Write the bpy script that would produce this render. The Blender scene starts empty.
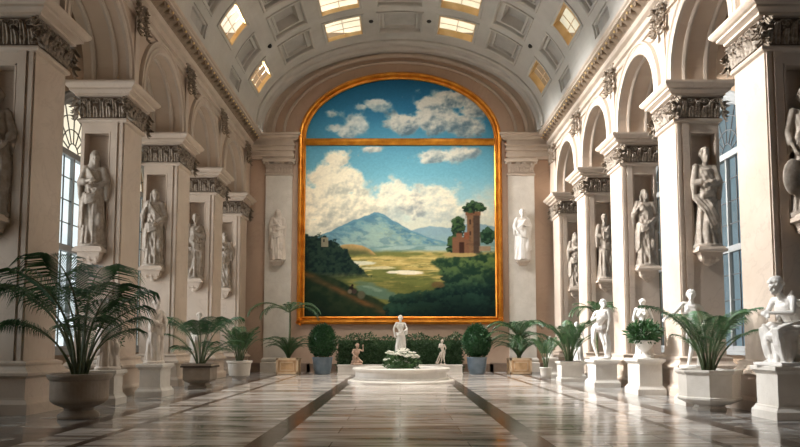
import bpy, math, random
import numpy as np
from mathutils import Vector, Matrix, Euler
C = bpy.context.scene.collection
PI = math.pi
S = bpy.context.scene

# ------------------------------------------------------------------ mesh builder
class MB:
    def __init__(s): s.v = []; s.f = []; s.m = []; s.mi = 0
    def add(s, vs, fs):
        o = len(s.v); s.v += [tuple(p) for p in vs]
        for f in fs: s.f.append(tuple(i + o for i in f)); s.m.append(s.mi)
    def box(s, x0, x1, y0, y1, z0, z1):
        if x0 > x1: x0, x1 = x1, x0
        s.add([(x0,y0,z0),(x1,y0,z0),(x1,y1,z0),(x0,y1,z0),(x0,y0,z1),(x1,y0,z1),(x1,y1,z1),(x0,y1,z1)],
              [(0,3,2,1),(4,5,6,7),(0,1,5,4),(1,2,6,5),(2,3,7,6),(3,0,4,7)])
    def rectprof(s, x0, x1, y0, y1, prof):
        """stack of rectangles grown by offset o at height z: prof [(o,z)...]"""
        if x0 > x1: x0, x1 = x1, x0
        vs = []; fs = []
        for o, z in prof:
            vs += [(x0-o,y0-o,z),(x1+o,y0-o,z),(x1+o,y1+o,z),(x0-o,y1+o,z)]
        n = len(prof)
        for i in range(n-1):
            for k in range(4):
                a = i*4+k; b = i*4+(k+1)%4
                fs.append((a, b, b+4, a+4))
        fs.append((3,2,1,0)); q = (n-1)*4; fs.append((q,q+1,q+2,q+3))
        s.add(vs, fs)
    def lathe(s, prof, seg=32, c=(0,0,0), rot=0, sx=1, sy=1):
        vs = []; fs = []; n = len(prof)
        for r, z in prof:
            for k in range(seg):
                a = 2*PI*k/seg + rot
                vs.append((c[0]+r*math.cos(a)*sx, c[1]+r*math.sin(a)*sy, c[2]+z))
        for i in range(n-1):
            for k in range(seg):
                a = i*seg+k; b = i*seg+(k+1)%seg
                fs.append((a, b, b+seg, a+seg))
        fs.append(tuple(range(seg-1,-1,-1))); fs.append(tuple((n-1)*seg+k for k in range(seg)))
        s.add(vs, fs)
    def tube(s, pts, rad, seg=8):
        pts = [Vector(p) for p in pts]; n = len(pts)
        if not hasattr(rad, '__len__'): rad = [rad]*n
        vs = []; fs = []; ref = None
        for i, p in enumerate(pts):
            t = (pts[min(i+1,n-1)]-pts[max(i-1,0)])
            t = t.normalized() if t.length > 1e-9 else Vector((0,0,1))
            if ref is None: ref = t.orthogonal().normalized()
            ref = ref - t*ref.dot(t)
            ref = ref.normalized() if ref.length > 1e-6 else t.orthogonal().normalized()
            b = t.cross(ref)
            for k in range(seg):
                a = 2*PI*k/seg
                q = p + (ref*math.cos(a)+b*math.sin(a))*rad[i]
                vs.append(tuple(q))
        for i in range(n-1):
            for k in range(seg):
                a = i*seg+k; b2 = i*seg+(k+1)%seg
                fs.append((a, b2, b2+seg, a+seg))
        fs.append(tuple(range(seg-1,-1,-1))); fs.append(tuple((n-1)*seg+k for k in range(seg)))
        s.add(vs, fs)
    def caps(s, p0, r0, p1, r1, seg=12):
        p0 = Vector(p0); p1 = Vector(p1); d = p1-p0
        if d.length < 1e-6: d = Vector((0,0,1e-4))
        u = d.normalized(); pts = []; rr = []
        for a in (-1.5,-1.2,-.8,-.4): pts.append(p0+u*r0*math.sin(a)); rr.append(r0*math.cos(a))
        for t in (0,.25,.5,.75,1): pts.append(p0+d*t); rr.append(r0+(r1-r0)*t)
        for a in (.4,.8,1.2,1.5): pts.append(p1+u*r1*math.sin(a)); rr.append(r1*math.cos(a))
        s.tube(pts, rr, seg)
    def ell(s, c, r, seg=14, rot=None):
        vs = []; fs = []; n = seg//2+1; c = Vector(c)
        for i in range(n):
            th = -PI/2+.06+(PI-.12)*i/(n-1)
            for k in range(seg):
                a = 2*PI*k/seg
                q = Vector((r[0]*math.cos(th)*math.cos(a), r[1]*math.cos(th)*math.sin(a), r[2]*math.sin(th)))
                if rot: q = rot @ q
                vs.append(tuple(c+q))
        for i in range(n-1):
            for k in range(seg):
                a = i*seg+k; b = i*seg+(k+1)%seg
                fs.append((a,b,b+seg,a+seg))
        fs.append(tuple(range(seg-1,-1,-1))); fs.append(tuple((n-1)*seg+k for k in range(seg)))
        s.add(vs, fs)
    def sweep(s, path, prof, closed, fn):
        """path 2d pts, prof [(outward offset, protrusion)], fn(u,v,p)->xyz; outward = left normal of travel"""
        n = len(path); P = [Vector(p) for p in path]; N = []
        for i in range(n):
            a = P[(i-1)%n] if (closed or i > 0) else None
            b = P[(i+1)%n] if (closed or i < n-1) else None
            d1 = (P[i]-a).normalized() if a is not None else None
            d2 = (b-P[i]).normalized() if b is not None else None
            if d1 is None: d1 = d2
            if d2 is None: d2 = d1
            n1 = Vector((-d1.y, d1.x)); n2 = Vector((-d2.y, d2.x)); m = (n1+n2).normalized()
            N.append(m/max(.4, m.dot(n1)))
        vs = []; fs = []; k = len(prof)
        for i in range(n):
            for o, p in prof:
                q = P[i]+N[i]*o; vs.append(fn(q.x, q.y, p))
        for i in range(n if closed else n-1):
            j = (i+1) % n
            for t in range(k-1): fs.append((i*k+t, j*k+t, j*k+t+1, i*k+t+1))
        s.add(vs, fs)
    def build(s, name, mat, parent=None, smooth=False, loc=None):
        me = bpy.data.meshes.new(name); me.from_pydata(s.v, [], s.f)
        mats = mat if isinstance(mat, (list, tuple)) else [mat]
        for m in mats: me.materials.append(m)
        if len(mats) > 1: me.polygons.foreach_set('material_index', s.m)
        if smooth: me.polygons.foreach_set('use_smooth', [True]*len(me.polygons))
        me.update()
        o = bpy.data.objects.new(name, me); C.objects.link(o)
        if parent is not None: o.parent = parent
        if loc is not None: o.location = loc
        return o

def tag(o, label, cat, group=None, kind=None):
    o['label'] = label; o['category'] = cat
    if group: o['group'] = group
    if kind: o['kind'] = kind
    return o
def empty(name, loc, label, cat, group=None, rz=0):
    o = bpy.data.objects.new(name, None); C.objects.link(o); o.location = loc; o.rotation_euler = (0,0,rz)
    o.empty_display_size = .2
    return tag(o, label, cat, group)
def struct(o): o['kind'] = 'structure'; return o
def fixnormals(o):
    import bmesh
    bm = bmesh.new(); bm.from_mesh(o.data); bmesh.ops.recalc_face_normals(bm, faces=bm.faces); bm.to_mesh(o.data); bm.free(); return o
def copy_tree(o, parent=None):
    c = o.copy(); C.objects.link(c)
    if parent is not None: c.parent = parent
    for ch in list(o.children): copy_tree(ch, c)
    return c

# ------------------------------------------------------------------ materials
def newmat(name):
    m = bpy.data.materials.new(name); m.use_nodes = True; nt = m.node_tree
    return m, nt, nt.nodes['Principled BSDF']
def N(nt, t, **kw):
    n = nt.nodes.new(t)
    for k, v in kw.items():
        if k in n.inputs.keys(): n.inputs[k].default_value = v
        else: setattr(n, k, v)
    return n
def ramp(nt, stops, interp='LINEAR'):
    r = nt.nodes.new('ShaderNodeValToRGB'); e = r.color_ramp.elements; r.color_ramp.interpolation = interp
    while len(e) < len(stops): e.new(.5)
    for i, (p, c) in enumerate(stops): e[i].position = p; e[i].color = (*c, 1)
    return r
def stone(name, c1, c2, rough=.55, scale=1.2, vein=None, bump=.15, spec=.4, bscale=22):
    m, nt, b = newmat(name); L = nt.links.new
    tc = N(nt, 'ShaderNodeNewGeometry')
    n1 = N(nt, 'ShaderNodeTexNoise', Scale=scale, Detail=7.0, Roughness=.6); L(tc.outputs['Position'], n1.inputs['Vector'])
    r = ramp(nt, [(.3, c1), (.72, c2)]); L(n1.outputs['Fac'], r.inputs[0]); col = r.outputs[0]
    if vein:
        n2 = N(nt, 'ShaderNodeTexNoise', Scale=scale*.6, Detail=5.0, Roughness=.55, Distortion=1.6); L(tc.outputs['Position'], n2.inputs['Vector'])
        mt = N(nt, 'ShaderNodeMath', operation='SUBTRACT'); mt.inputs[1].default_value = .5; L(n2.outputs['Fac'], mt.inputs[0])
        ab = N(nt, 'ShaderNodeMath', operation='ABSOLUTE'); L(mt.outputs[0], ab.inputs[0])
        vr = ramp(nt, [(0, (1,1,1)), (.018, (0,0,0))]); L(ab.outputs[0], vr.inputs[0])
        ml = N(nt, 'ShaderNodeMath', operation='MULTIPLY'); ml.inputs[1].default_value = .2; L(vr.outputs[0], ml.inputs[0])
        mx = N(nt, 'ShaderNodeMix', data_type='RGBA'); L(ml.outputs[0], mx.inputs[0]); L(col, mx.inputs[6]); mx.inputs[7].default_value = (*vein, 1); col = mx.outputs[2]
    L(col, b.inputs['Base Color']); b.inputs['Roughness'].default_value = rough; b.inputs['Specular IOR Level'].default_value = spec
    n3 = N(nt, 'ShaderNodeTexNoise', Scale=bscale, Detail=5.0); L(tc.outputs['Position'], n3.inputs['Vector'])
    bp = N(nt, 'ShaderNodeBump', Strength=bump, Distance=.02); L(n3.outputs['Fac'], bp.inputs['Height']); L(bp.outputs[0], b.inputs['Normal'])
    return m
def plain(name, c, rough=.5, metal=0, c2=None, scale=8, spec=.5):
    m, nt, b = newmat(name)
    if c2:
        tc = N(nt, 'ShaderNodeNewGeometry'); n1 = N(nt, 'ShaderNodeTexNoise', Scale=scale, Detail=4.0)
        nt.links.new(tc.outputs['Position'], n1.inputs['Vector']); r = ramp(nt, [(.35, c), (.65, c2)])
        nt.links.new(n1.outputs['Fac'], r.inputs[0]); nt.links.new(r.outputs[0], b.inputs['Base Color'])
    else: b.inputs['Base Color'].default_value = (*c, 1)
    b.inputs['Roughness'].default_value = rough; b.inputs['Metallic'].default_value = metal; b.inputs['Specular IOR Level'].default_value = spec
    return m
M = {}
M['pier'] = stone('pier_marble', (.51,.405,.315), (.61,.50,.405), .5, .9, vein=(.30,.21,.16))
M['wall'] = stone('wall_plaster', (.51,.39,.29), (.59,.46,.355), .75, .5, bump=.1)
M['wallback'] = stone('back_wall_plaster', (.47,.33,.24), (.56,.41,.31), .7, .5, vein=(.36,.25,.19), bump=.08)
M['trim'] = stone('carved_trim_stone', (.48,.39,.31), (.58,.48,.39), .6, 1.5)
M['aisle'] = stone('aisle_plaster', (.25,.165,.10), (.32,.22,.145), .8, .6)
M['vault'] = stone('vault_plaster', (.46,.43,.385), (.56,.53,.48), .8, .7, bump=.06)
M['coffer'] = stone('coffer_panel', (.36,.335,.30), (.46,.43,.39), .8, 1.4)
M['dark'] = stone('frieze_painted_shade', (.12,.085,.06), (.2,.14,.10), .8, 5)  # deep shade behind the capital leaves, put into the colour
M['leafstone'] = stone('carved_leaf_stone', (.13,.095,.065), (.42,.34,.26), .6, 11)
M['bronze'] = stone('ornament_bronze_leaf', (.14,.10,.07), (.42,.33,.24), .6, 14)
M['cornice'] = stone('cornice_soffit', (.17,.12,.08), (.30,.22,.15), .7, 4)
M['gilt'] = plain('gilded_bead', (.85,.62,.30), .4, .3)
M['statue'] = stone('aged_statue_stone', (.24,.19,.145), (.44,.37,.30), .7, 5, bump=.4, bscale=30)
M['marble'] = stone('white_statue_marble', (.70,.66,.60), (.84,.80,.75), .45, 2.5, bump=.1)
M['marblewarm'] = stone('warm_statue_marble', (.58,.50,.42), (.70,.62,.54), .5, 4)
M['terra'] = stone('reddish_statue_stone', (.42,.28,.20), (.58,.42,.32), .6, 7)
M['ped'] = stone('pedestal_stone', (.60,.55,.48), (.72,.67,.60), .55, 1.6, vein=(.45,.38,.32))
M['pot'] = stone('planter_stone', (.25,.20,.15), (.34,.28,.22), .6, 4, bump=.2)
M['potlight'] = stone('pale_planter_stone', (.55,.50,.43), (.66,.61,.54), .6, 3)
M['bluepot'] = plain('blue_grey_glaze', (.12,.17,.21), .35, 0, (.17,.22,.27), 3)
M['soil'] = plain('soil', (.04,.028,.02), .95, 0, (.07,.05,.035), 30)
M['frond'] = plain('palm_leaf', (.015,.060,.018), .45, 0, (.035,.12,.032), 5)
M['frondlight'] = plain('fresh_palm_leaf', (.018,.070,.016), .5, 0, (.05,.13,.035), 5)
M['stem'] = plain('palm_stem', (.05,.075,.028), .6, 0, (.1,.12,.05), 10)
M['hedge'] = plain('hedge_leaf', (.015,.055,.020), .5, 0, (.07,.14,.055), 14)
M['bush'] = plain('topiary_leaf', (.010,.050,.014), .5, 0, (.03,.11,.03), 9)
M['wood'] = plain('pale_planter_wood', (.72,.46,.24), .5, 0, (.82,.56,.32), 4)
M['woodpale'] = plain('pale_planter_wood_edge', (.86,.64,.42), .5, 0, (.92,.72,.5), 4)
M['bar'] = plain('window_bar_paint', (.07,.075,.075), .6)
M['winframe'] = plain('window_frame_paint', (.26,.26,.25), .5)
M['flower'] = plain('white_petals', (.85,.83,.74), .6)
M['flowerleaf'] = plain('flower_leaf', (.05,.13,.04), .5, 0, (.12,.22,.08), 12)
M['water'] = plain('water', (.25,.28,.26), .05)
M['iron'] = plain('dark_metal', (.04,.035,.03), .5, .5)
def gold():
    m, nt, b = newmat('gold_leaf'); L = nt.links.new
    g = N(nt, 'ShaderNodeNewGeometry'); n = N(nt, 'ShaderNodeTexNoise', Scale=2.2, Detail=6.0); L(g.outputs['Position'], n.inputs['Vector'])
    r = ramp(nt, [(.3, (.50,.16,.012)), (.7, (.80,.34,.04))]); L(n.outputs['Fac'], r.inputs[0]); L(r.outputs[0], b.inputs['Base Color'])
    b.inputs['Metallic'].default_value = .7; b.inputs['Roughness'].default_value = .34
    n2 = N(nt, 'ShaderNodeTexNoise', Scale=14.0, Detail=4.0); L(g.outputs['Position'], n2.inputs['Vector'])
    bp = N(nt, 'ShaderNodeBump', Strength=.25, Distance=.03); L(n2.outputs['Fac'], bp.inputs['Height']); L(bp.outputs[0], b.inputs['Normal'])
    return m
M['gold'] = gold()
M['reveal'] = plain('skylight_reveal_gilding', (.66,.42,.17), .5, 0, (.78,.54,.27), 2)
def pane(name, tint, gl=.08):
    m = bpy.data.materials.new(name); m.use_nodes = True; nt = m.node_tree; nt.nodes.clear(); L = nt.links.new
    o = N(nt, 'ShaderNodeOutputMaterial'); t = N(nt, 'ShaderNodeBsdfTransparent'); g = N(nt, 'ShaderNodeBsdfGlossy', Roughness=.05)
    geo = N(nt, 'ShaderNodeNewGeometry'); n = N(nt, 'ShaderNodeTexNoise', Scale=.7, Detail=3.0); L(geo.outputs['Position'], n.inputs['Vector'])
    r = ramp(nt, [(.35, tuple(c*.78 for c in tint)), (.65, tint)]); L(n.outputs['Fac'], r.inputs[0]); L(r.outputs[0], t.inputs[0])
    mx = N(nt, 'ShaderNodeMixShader'); mx.inputs[0].default_value = gl
    L(t.outputs[0], mx.inputs[1]); L(g.outputs[0], mx.inputs[2]); L(mx.outputs[0], o.inputs[0]); return m
M['glassL'] = pane('clear_window_glass', (.86,.95,.97))
M['glassR'] = pane('blue_window_glass', (.60,.72,.78))
M['glassF'] = pane('amber_fanlight_glass', (.98,.86,.66))
M['glassS'] = pane('skylight_glass', (1.0,.93,.76), .03)

def floor_mat():
    m, nt, b = newmat('polished_marble_floor'); L = nt.links.new
    g = N(nt, 'ShaderNodeNewGeometry'); sp = N(nt, 'ShaderNodeSeparateXYZ'); L(g.outputs['Position'], sp.inputs[0])
    def math_(op, a, b_=None):
        n = N(nt, 'ShaderNodeMath', operation=op)
        for i, q in enumerate((a, b_)):
            if q is None: continue
            if isinstance(q, (int, float)): n.inputs[i].default_value = q
            else: L(q, n.inputs[i])
        return n.outputs[0]
    def mix(f, a, c, blend='MIX'):
        n = N(nt, 'ShaderNodeMix', data_type='RGBA', blend_type=blend)
        for i, q in ((0, f), (6, a), (7, c)):
            if isinstance(q, (int, float)): n.inputs[i].default_value = q
            elif isinstance(q, tuple): n.inputs[i].default_value = (*q, 1)
            else: L(q, n.inputs[i])
        return n.outputs[2]
    ax = math_('ABSOLUTE', sp.outputs[0])
    br = N(nt, 'ShaderNodeTexBrick', Scale=1.0, offset=.5); L(g.outputs['Position'], br.inputs['Vector'])
    br.inputs['Color1'].default_value = (.43,.38,.34,1); br.inputs['Color2'].default_value = (.82,.77,.72,1); br.inputs['Mortar'].default_value = (.14,.10,.08,1)
    br.inputs['Brick Width'].default_value = 2.2; br.inputs['Row Height'].default_value = 1.05; br.inputs['Mortar Size'].default_value = .012; br.inputs['Bias'].default_value = .1
    mp = N(nt, 'ShaderNodeMapping'); mp.inputs['Scale'].default_value = (.38, 2.3, 1); L(g.outputs['Position'], mp.inputs[0])
    ns = N(nt, 'ShaderNodeTexNoise', Scale=1.0, Detail=8.0, Roughness=.62, Distortion=.8); L(mp.outputs[0], ns.inputs['Vector'])
    rs = ramp(nt, [(.36, (.13,.085,.065)), (.45, (.50,.43,.38)), (.57, (1,.98,.96))]); L(ns.outputs['Fac'], rs.inputs[0])
    col = mix(.75, br.outputs[0], rs.outputs[0], 'MULTIPLY')
    col = mix(.30, col, rs.outputs[0])
    # side aisles: greyer veined marble
    mp2 = N(nt, 'ShaderNodeMapping'); mp2.inputs['Scale'].default_value = (.5, .8, 1); L(g.outputs['Position'], mp2.inputs[0])
    n2 = N(nt, 'ShaderNodeTexNoise', Scale=1.6, Detail=8.0, Distortion=1.5); L(mp2.outputs[0], n2.inputs['Vector'])
    r2 = ramp(nt, [(.38, (.10,.09,.085)), (.5, (.30,.28,.26)), (.64, (.52,.50,.47))]); L(n2.outputs['Fac'], r2.inputs[0])
    col = mix(math_('GREATER_THAN', ax, 6.35), col, r2.outputs[0])
    def band(c, w): return math_('LESS_THAN', math_('ABSOLUTE', math_('SUBTRACT', ax, c)), w)
    n4 = N(nt, 'ShaderNodeTexNoise', Scale=3.0, Detail=5.0); L(g.outputs['Position'], n4.inputs['Vector'])
    rd = ramp(nt, [(.3, (.045,.028,.022)), (.7, (.13,.085,.065))]); L(n4.outputs['Fac'], rd.inputs[0])
    for c_, w_ in ((2.2,.22),(6.25,.2),(5.1,.09),(7.35,.06)):
        col = mix(band(c_, w_), col, rd.outputs[0])
    L(col, b.inputs['Base Color']); b.inputs['Specular IOR Level'].default_value = .6
    rr = ramp(nt, [(.3, (.09,)*3), (.7, (.19,)*3)]); L(ns.outputs['Fac'], rr.inputs[0]); L(rr.outputs[0], b.inputs['Roughness'])
    n5 = N(nt, 'ShaderNodeTexNoise', Scale=1.1, Detail=2.0); L(g.outputs['Position'], n5.inputs['Vector'])
    bp = N(nt, 'ShaderNodeBump', Strength=.05, Distance=.02); L(n5.outputs['Fac'], bp.inputs['Height']); L(bp.outputs[0], b.inputs['Normal'])
    return m
M['floor'] = floor_mat()

# ------------------------------------------------------------------ dimensions (metres; floor z=0, camera at the origin looking +y)
XS = 8.52; XO = 9.85; XW = 11.5; BAY = 5.3; Y1 = 21.2; SD = 1.45; D = 39.2
PY = [Y1 + BAY*(k-1) for k in range(5)]          # near edge of the pier shafts
ZB = 1.2; ZC = 8.42; ZT = 9.62                     # base top, capital bottom, capital top
ZV = 13.5; VA = 7.9; VB = 4.85

# ---- floor, end walls
mb = MB(); mb.box(-XW-.4, XW+.4, -3, D+.3, -.3, 0); struct(mb.build('floor', M['floor']))
mb = MB(); mb.box(-XW-.4, XW+.4, D, D+.4, 0, 19.5)
struct(mb.build('wall_back', M['wallback']))
mb = MB(); mb.box(-XW-.4, XW+.4, -3.4, -3, 0, 19.5); struct(mb.build('wall_front', M['wall']))

# ---- arcade walls above the piers
def arch_pts(yc, r, zs, n=24, zlow=None):
    p = [(yc-r*math.cos(PI*i/n), zs+r*math.sin(PI*i/n)) for i in range(n+1)]
    if zlow is not None: p = [(yc-r, zlow)]+p+[(yc+r, zlow)]
    return p
def wall_with_arches(s, xa, xb, holes, y0, y1, zbot, ztop, name, mat, sill=None):
    """holes: (centre, radius, spring z); planes at xa (room side) and xb; sill: wall goes on below the holes"""
    mb = MB()
    zb0 = 0 if sill is not None else zbot
    cur = y0
    for yc, r, zs in sorted(holes):
        zlow = sill if sill is not None else zbot
        mb.box(s*xa, s*xb, cur, yc-r, zb0, ztop)
        if sill is not None: mb.box(s*xa, s*xb, yc-r, yc+r, 0, sill)
        P = arch_pts(yc, r, zs)
        n = len(P); vs = []; fs = []
        for (y, z) in P:
            vs += [(s*xa,y,z),(s*xa,y,ztop),(s*xb,y,z),(s*xb,y,ztop)]
        for i in range(n-1):
            a = i*4; b = a+4
            fs += [(a,b,b+1,a+1),(a+2,a+3,b+3,b+2),(a,a+2,b+2,b),(a+1,b+1,b+3,a+3)]
        mb.add(vs, fs)
        cur = yc+r
    mb.box(s*xa, s*xb, cur, y1, zb0, ztop)
    return struct(fixnormals(mb.build(name, mat)))
centres = [PY[k]+SD+(BAY-SD)/2 for k in range(-1, 4)] if False else [PY[0]-BAY+SD+(BAY-SD)/2+BAY*k for k in range(5)]
RAD = (BAY-SD)/2; ZSP = ZT+.3
for s, nm in ((-1,'left'),(1,'right')):
    o = wall_with_arches(s, XS, XO, [(c, RAD, ZSP) for c in centres], PY[0]-BAY+0.0, D, ZT, ZV+.1, 'wall_'+nm, M['wall'])
    mb = MB(); mb.box(s*XS, s*XO, -3, PY[0]-BAY+SD-.01, 0, ZV+.1)
    p = mb.build('wall_'+nm+'_near', M['wall']); struct(p)
    # archivolts on the nave face, soffit bands inside the arch
    mb = MB()
    fn = lambda u, v, p, s=s: (s*(XS-p), u, v)
    for c in centres:
        P = arch_pts(c, RAD, ZSP, 28, ZT)
        mb.sweep(P, [(0,0),(0,.10),(.06,.13),(.09,.10),(.20,.10),(.22,.06),(.33,.06),(.36,.12),(.42,.12),(.45,0)], False, fn)
        for xx in (XS+.28, XS+.95):
            fn2 = lambda u, v, p, s=s, xx=xx: (s*(xx+p), u, v)
            mb.sweep(P, [(0,-.03),(-.05,-.03),(-.07,.04),(-.05,.11),(0,.11)], False, fn2)
    for k in range(5):                                   # pilaster strip over each pier
        yc = PY[k]+SD/2
        mb.box(s*(XS-.05), s*XS, yc-.17, yc+.17, ZT, 12.45)
    struct(fixnormals(mb.build('trim_'+('1' if s < 0 else '2'), M['trim'])))
    # entablature running along the nave
    mb = MB(); pr = [(0,12.12),(.08,12.12),(.08,12.2),(.03,12.22),(.03,12.36),(.14,12.40),(.14,12.5),(.05,12.52),(.05,12.74),(.18,12.80),(.22,12.88),(.22,12.96)]
    lp = [(0,12.96)]
    y0, y1 = -3, D
    def strip(pr):
        vs = []; fs = []
        for q, z in pr: vs += [(s*(XS-q),y0,z),(s*(XS-q),y1,z)]
        for i in range(len(pr)-1): a = i*2; fs.append((a,a+1,a+3,a+2))
        mb.add(vs, fs)
    strip(pr)
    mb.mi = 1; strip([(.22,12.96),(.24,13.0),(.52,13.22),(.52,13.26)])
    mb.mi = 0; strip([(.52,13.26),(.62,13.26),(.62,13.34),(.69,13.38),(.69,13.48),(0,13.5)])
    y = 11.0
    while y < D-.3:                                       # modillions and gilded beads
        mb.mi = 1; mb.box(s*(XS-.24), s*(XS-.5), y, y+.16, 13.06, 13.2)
        mb.mi = 2; mb.ell((s*(XS-.52), y+.33, 13.2), (.05,.05,.05), 8)
        y += .5
    struct(fixnormals(mb.build('trim_'+('3' if s < 0 else '4'), [M['trim'], M['cornice'], M['gilt']])))
    # aisle wall with windows, aisle ceiling
    wc = [14.0,19.3,24.6,29.9,35.2]
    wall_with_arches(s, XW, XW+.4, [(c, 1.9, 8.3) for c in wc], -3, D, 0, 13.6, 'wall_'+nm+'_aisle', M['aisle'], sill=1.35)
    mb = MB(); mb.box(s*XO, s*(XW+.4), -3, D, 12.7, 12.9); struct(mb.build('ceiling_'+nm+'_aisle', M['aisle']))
    mb = MB(); fn = lambda u, v, p, s=s: (s*(XW-p), u, v)
    for c in wc:
        P = arch_pts(c, 1.9, 8.3, 24, 1.35)
        mb.sweep(P, [(0,-.3),(0,.06),(.12,.10),(.22,.06),(.3,.06),(.34,0)], False, fn)
        mb.box(s*(XW-.18), s*(XW+.35), c-2.2, c+2.2, 1.2, 1.36)
    struct(fixnormals(mb.build('trim_'+('5' if s < 0 else '6'), M['winframe'])))
    for i, c in enumerate(wc):
        if c < 18: pass
        wn = (1 if s < 0 else 6)+i
        root = bpy.data.objects.new('window_%d' % wn, None); C.objects.link(root); root.location = (s*(XW+.2), c, 0); struct(root)
        mf = MB(); x = 0.0
        def bar(ya, za, yb, zb, w):
            mf.tube([(x, ya, za), (x, yb, zb)], w, 4)
        for yy in (-1.9, 1.9): mf.box(-.06, .06, yy-.08, yy+.08, 1.35, 8.3)
        mf.box(-.06, .06, -1.9, 1.9, 1.35, 1.5)
        for z_ in (8.25, 4.9): mf.box(-.10, .10, -1.9, 1.9, z_-.11, z_+.11)
        mf.box(-.07, .07, -.05, .05, 1.35, 8.3)
        A = arch_pts(0, 1.84, 8.3, 24)
        mf.tube([(0, a, b_) for a, b_ in A], .08, 6)
        o = mf.build('window_frame', M['winframe'], root)
        mf = MB()
        for yy in (-1.27, -.64, .64, 1.27): bar(yy, 1.4, yy, 8.3, .028)
        for z_ in (2.2, 3.1, 4.0, 5.8, 6.6, 7.4): bar(-1.9, z_, 1.9, z_, .024)
        for a in (22, 45, 67, 90, 113, 135, 158): bar(math.cos(math.radians(a))*.4, 8.3+.4*math.sin(math.radians(a)), math.cos(math.radians(a))*1.84, 8.3+1.84*math.sin(math.radians(a)), .022)
        for rr in (.4, .9, 1.4): mf.tube([(0, a*rr/1.84, 8.3+(b_-8.3)*rr/1.84) for a, b_ in A], .022, 4)
        mf.build('glazing_bars', M['bar'], root)
        mp_ = MB(); mp_.add([(0.02,-1.9,1.35),(0.02,1.9,1.35),(0.02,1.9,8.3),(0.02,-1.9,8.3)], [(0,1,2,3)])
        mp_.build('pane', M['glassL'] if s < 0 else M['glassR'], root)
        mp_ = MB(); mp_.add([(0.02, a, b_) for a, b_ in arch_pts(0, 1.88, 8.3, 24)], [tuple(range(25))])
        mp_.build('fanlight_pane', M['glassF'] if s < 0 else M['glassR'], root)

# ---- coffered vault
def VP(ph, y, d=0.0):
    a = math.radians(ph); cx = math.cos(a); sx = math.sin(a)
    nx, nz = cx/VA, sx/VB; l = math.hypot(nx, nz); nx /= l; nz /= l
    return (VA*cx+nx*d, y, ZV+VB*sx+nz*d)
def rate(ph):
    a = math.radians(ph); return math.hypot(VA*math.sin(a), VB*math.cos(a))*PI/180
cols = [(3.5,11,'n'),(15,31,'a'),(38.5,55,'c'),(59.5,76.5,'s'),(81.2,98.8,'c')]
cols = cols + [(180-b, 180-a, t) for a, b, t in cols[:-1][::-1]]
rows = [35.4-3*k for k in range(13)]
mv = MB(); sky = []
def panel_rings(mb, p0, p1, y0, y1, prof, fill):
    n = 6; rings = []
    for ins, dep in prof:
        ring = []
        r0 = ins/rate((p0+p1)/2)
        a, b = p0+r0, p1-r0
        for i in range(n+1): ring.append(VP(a+(b-a)*i/n, y0+ins, dep))
        for i in range(n, -1, -1): ring.append(VP(a+(b-a)*i/n, y1-ins, dep))
        rings.append(ring)
    k = 2*(n+1); vs = [p for r in rings for p in r]; fs = []
    for i in range(len(rings)-1):
        for j in range(k):
            a = i*k+j; b = i*k+(j+1) % k; fs.append((a,b,b+k,a+k))
    mb.add(vs, fs)
    if fill:
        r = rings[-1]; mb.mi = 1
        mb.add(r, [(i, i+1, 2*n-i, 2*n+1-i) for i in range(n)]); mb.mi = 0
def surf(mb, p0, p1, y0, y1, d=0.0):
    n = max(1, int(math.ceil((p1-p0)/3.0))); vs = []
    for i in range(n+1): vs += [VP(p0+(p1-p0)*i/n, y0, d), VP(p0+(p1-p0)*i/n, y1, d)]
    mb.add(vs, [(2*i,2*i+1,2*i+3,2*i+2) for i in range(n)])
pb = [0]; 
for a, b, t in cols: pb += [a, b]
pb.append(180)
yb = [-3.0]
for r in rows[::-1]: yb += [r-1.22, r+1.22]
yb.append(37.5)
for j in range(len(yb)-1):
    inrow = j % 2 == 1; k = 12-(j-1)//2 if inrow else None
    for i in range(len(pb)-1):
        incol = i % 2 == 1
        if inrow and incol:
            t = cols[(i-1)//2][2]; p0, p1, y0, y1 = pb[i], pb[i+1], yb[j], yb[j+1]
            if (t == 's' and k <= 5) or (t == 'a' and k % 2 == 0 and k <= 6):  # crown skylights nearer the camera are out of view, added for light
                panel_rings(mv, p0, p1, y0, y1, [(0,0),(.0,-.05),(.06,-.06),(.12,-.02),(.16,-.02),(.16,.06)], False)
                sky.append((p0, p1, y0, y1, t, k))
            elif t == 'a' or t == 'n':
                if t == 'n' and k % 2 == 0: surf(mv, p0, p1, y0, y1)
                else: panel_rings(mv, p0, p1, y0+.25, y1-.25, [(0,0),(0,-.04),(.07,-.05),(.12,0),(.14,.14),(.26,.14),(.28,.26)] if t == 'a' else [(0,0),(0,.08),(.08,.08),(.1,.18)], True); surf(mv, p0, p1, y0, y0+.25); surf(mv, p0, p1, y1-.25, y1)
            else:
                panel_rings(mv, p0, p1, y0, y1, [(0,0),(0,-.07),(.07,-.08),(.14,-.02),(.15,.16),(.30,.18),(.31,.09),(.39,.07),(.42,.2)] if k % 2 == 0 else [(0,0),(0,-.07),(.07,-.08),(.14,-.02),(.15,.12),(.27,.13),(.28,.07),(.4,.07),(.5,.5)], True)
        else: surf(mv, pb[i], pb[i+1], yb[j], yb[j+1])
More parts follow.
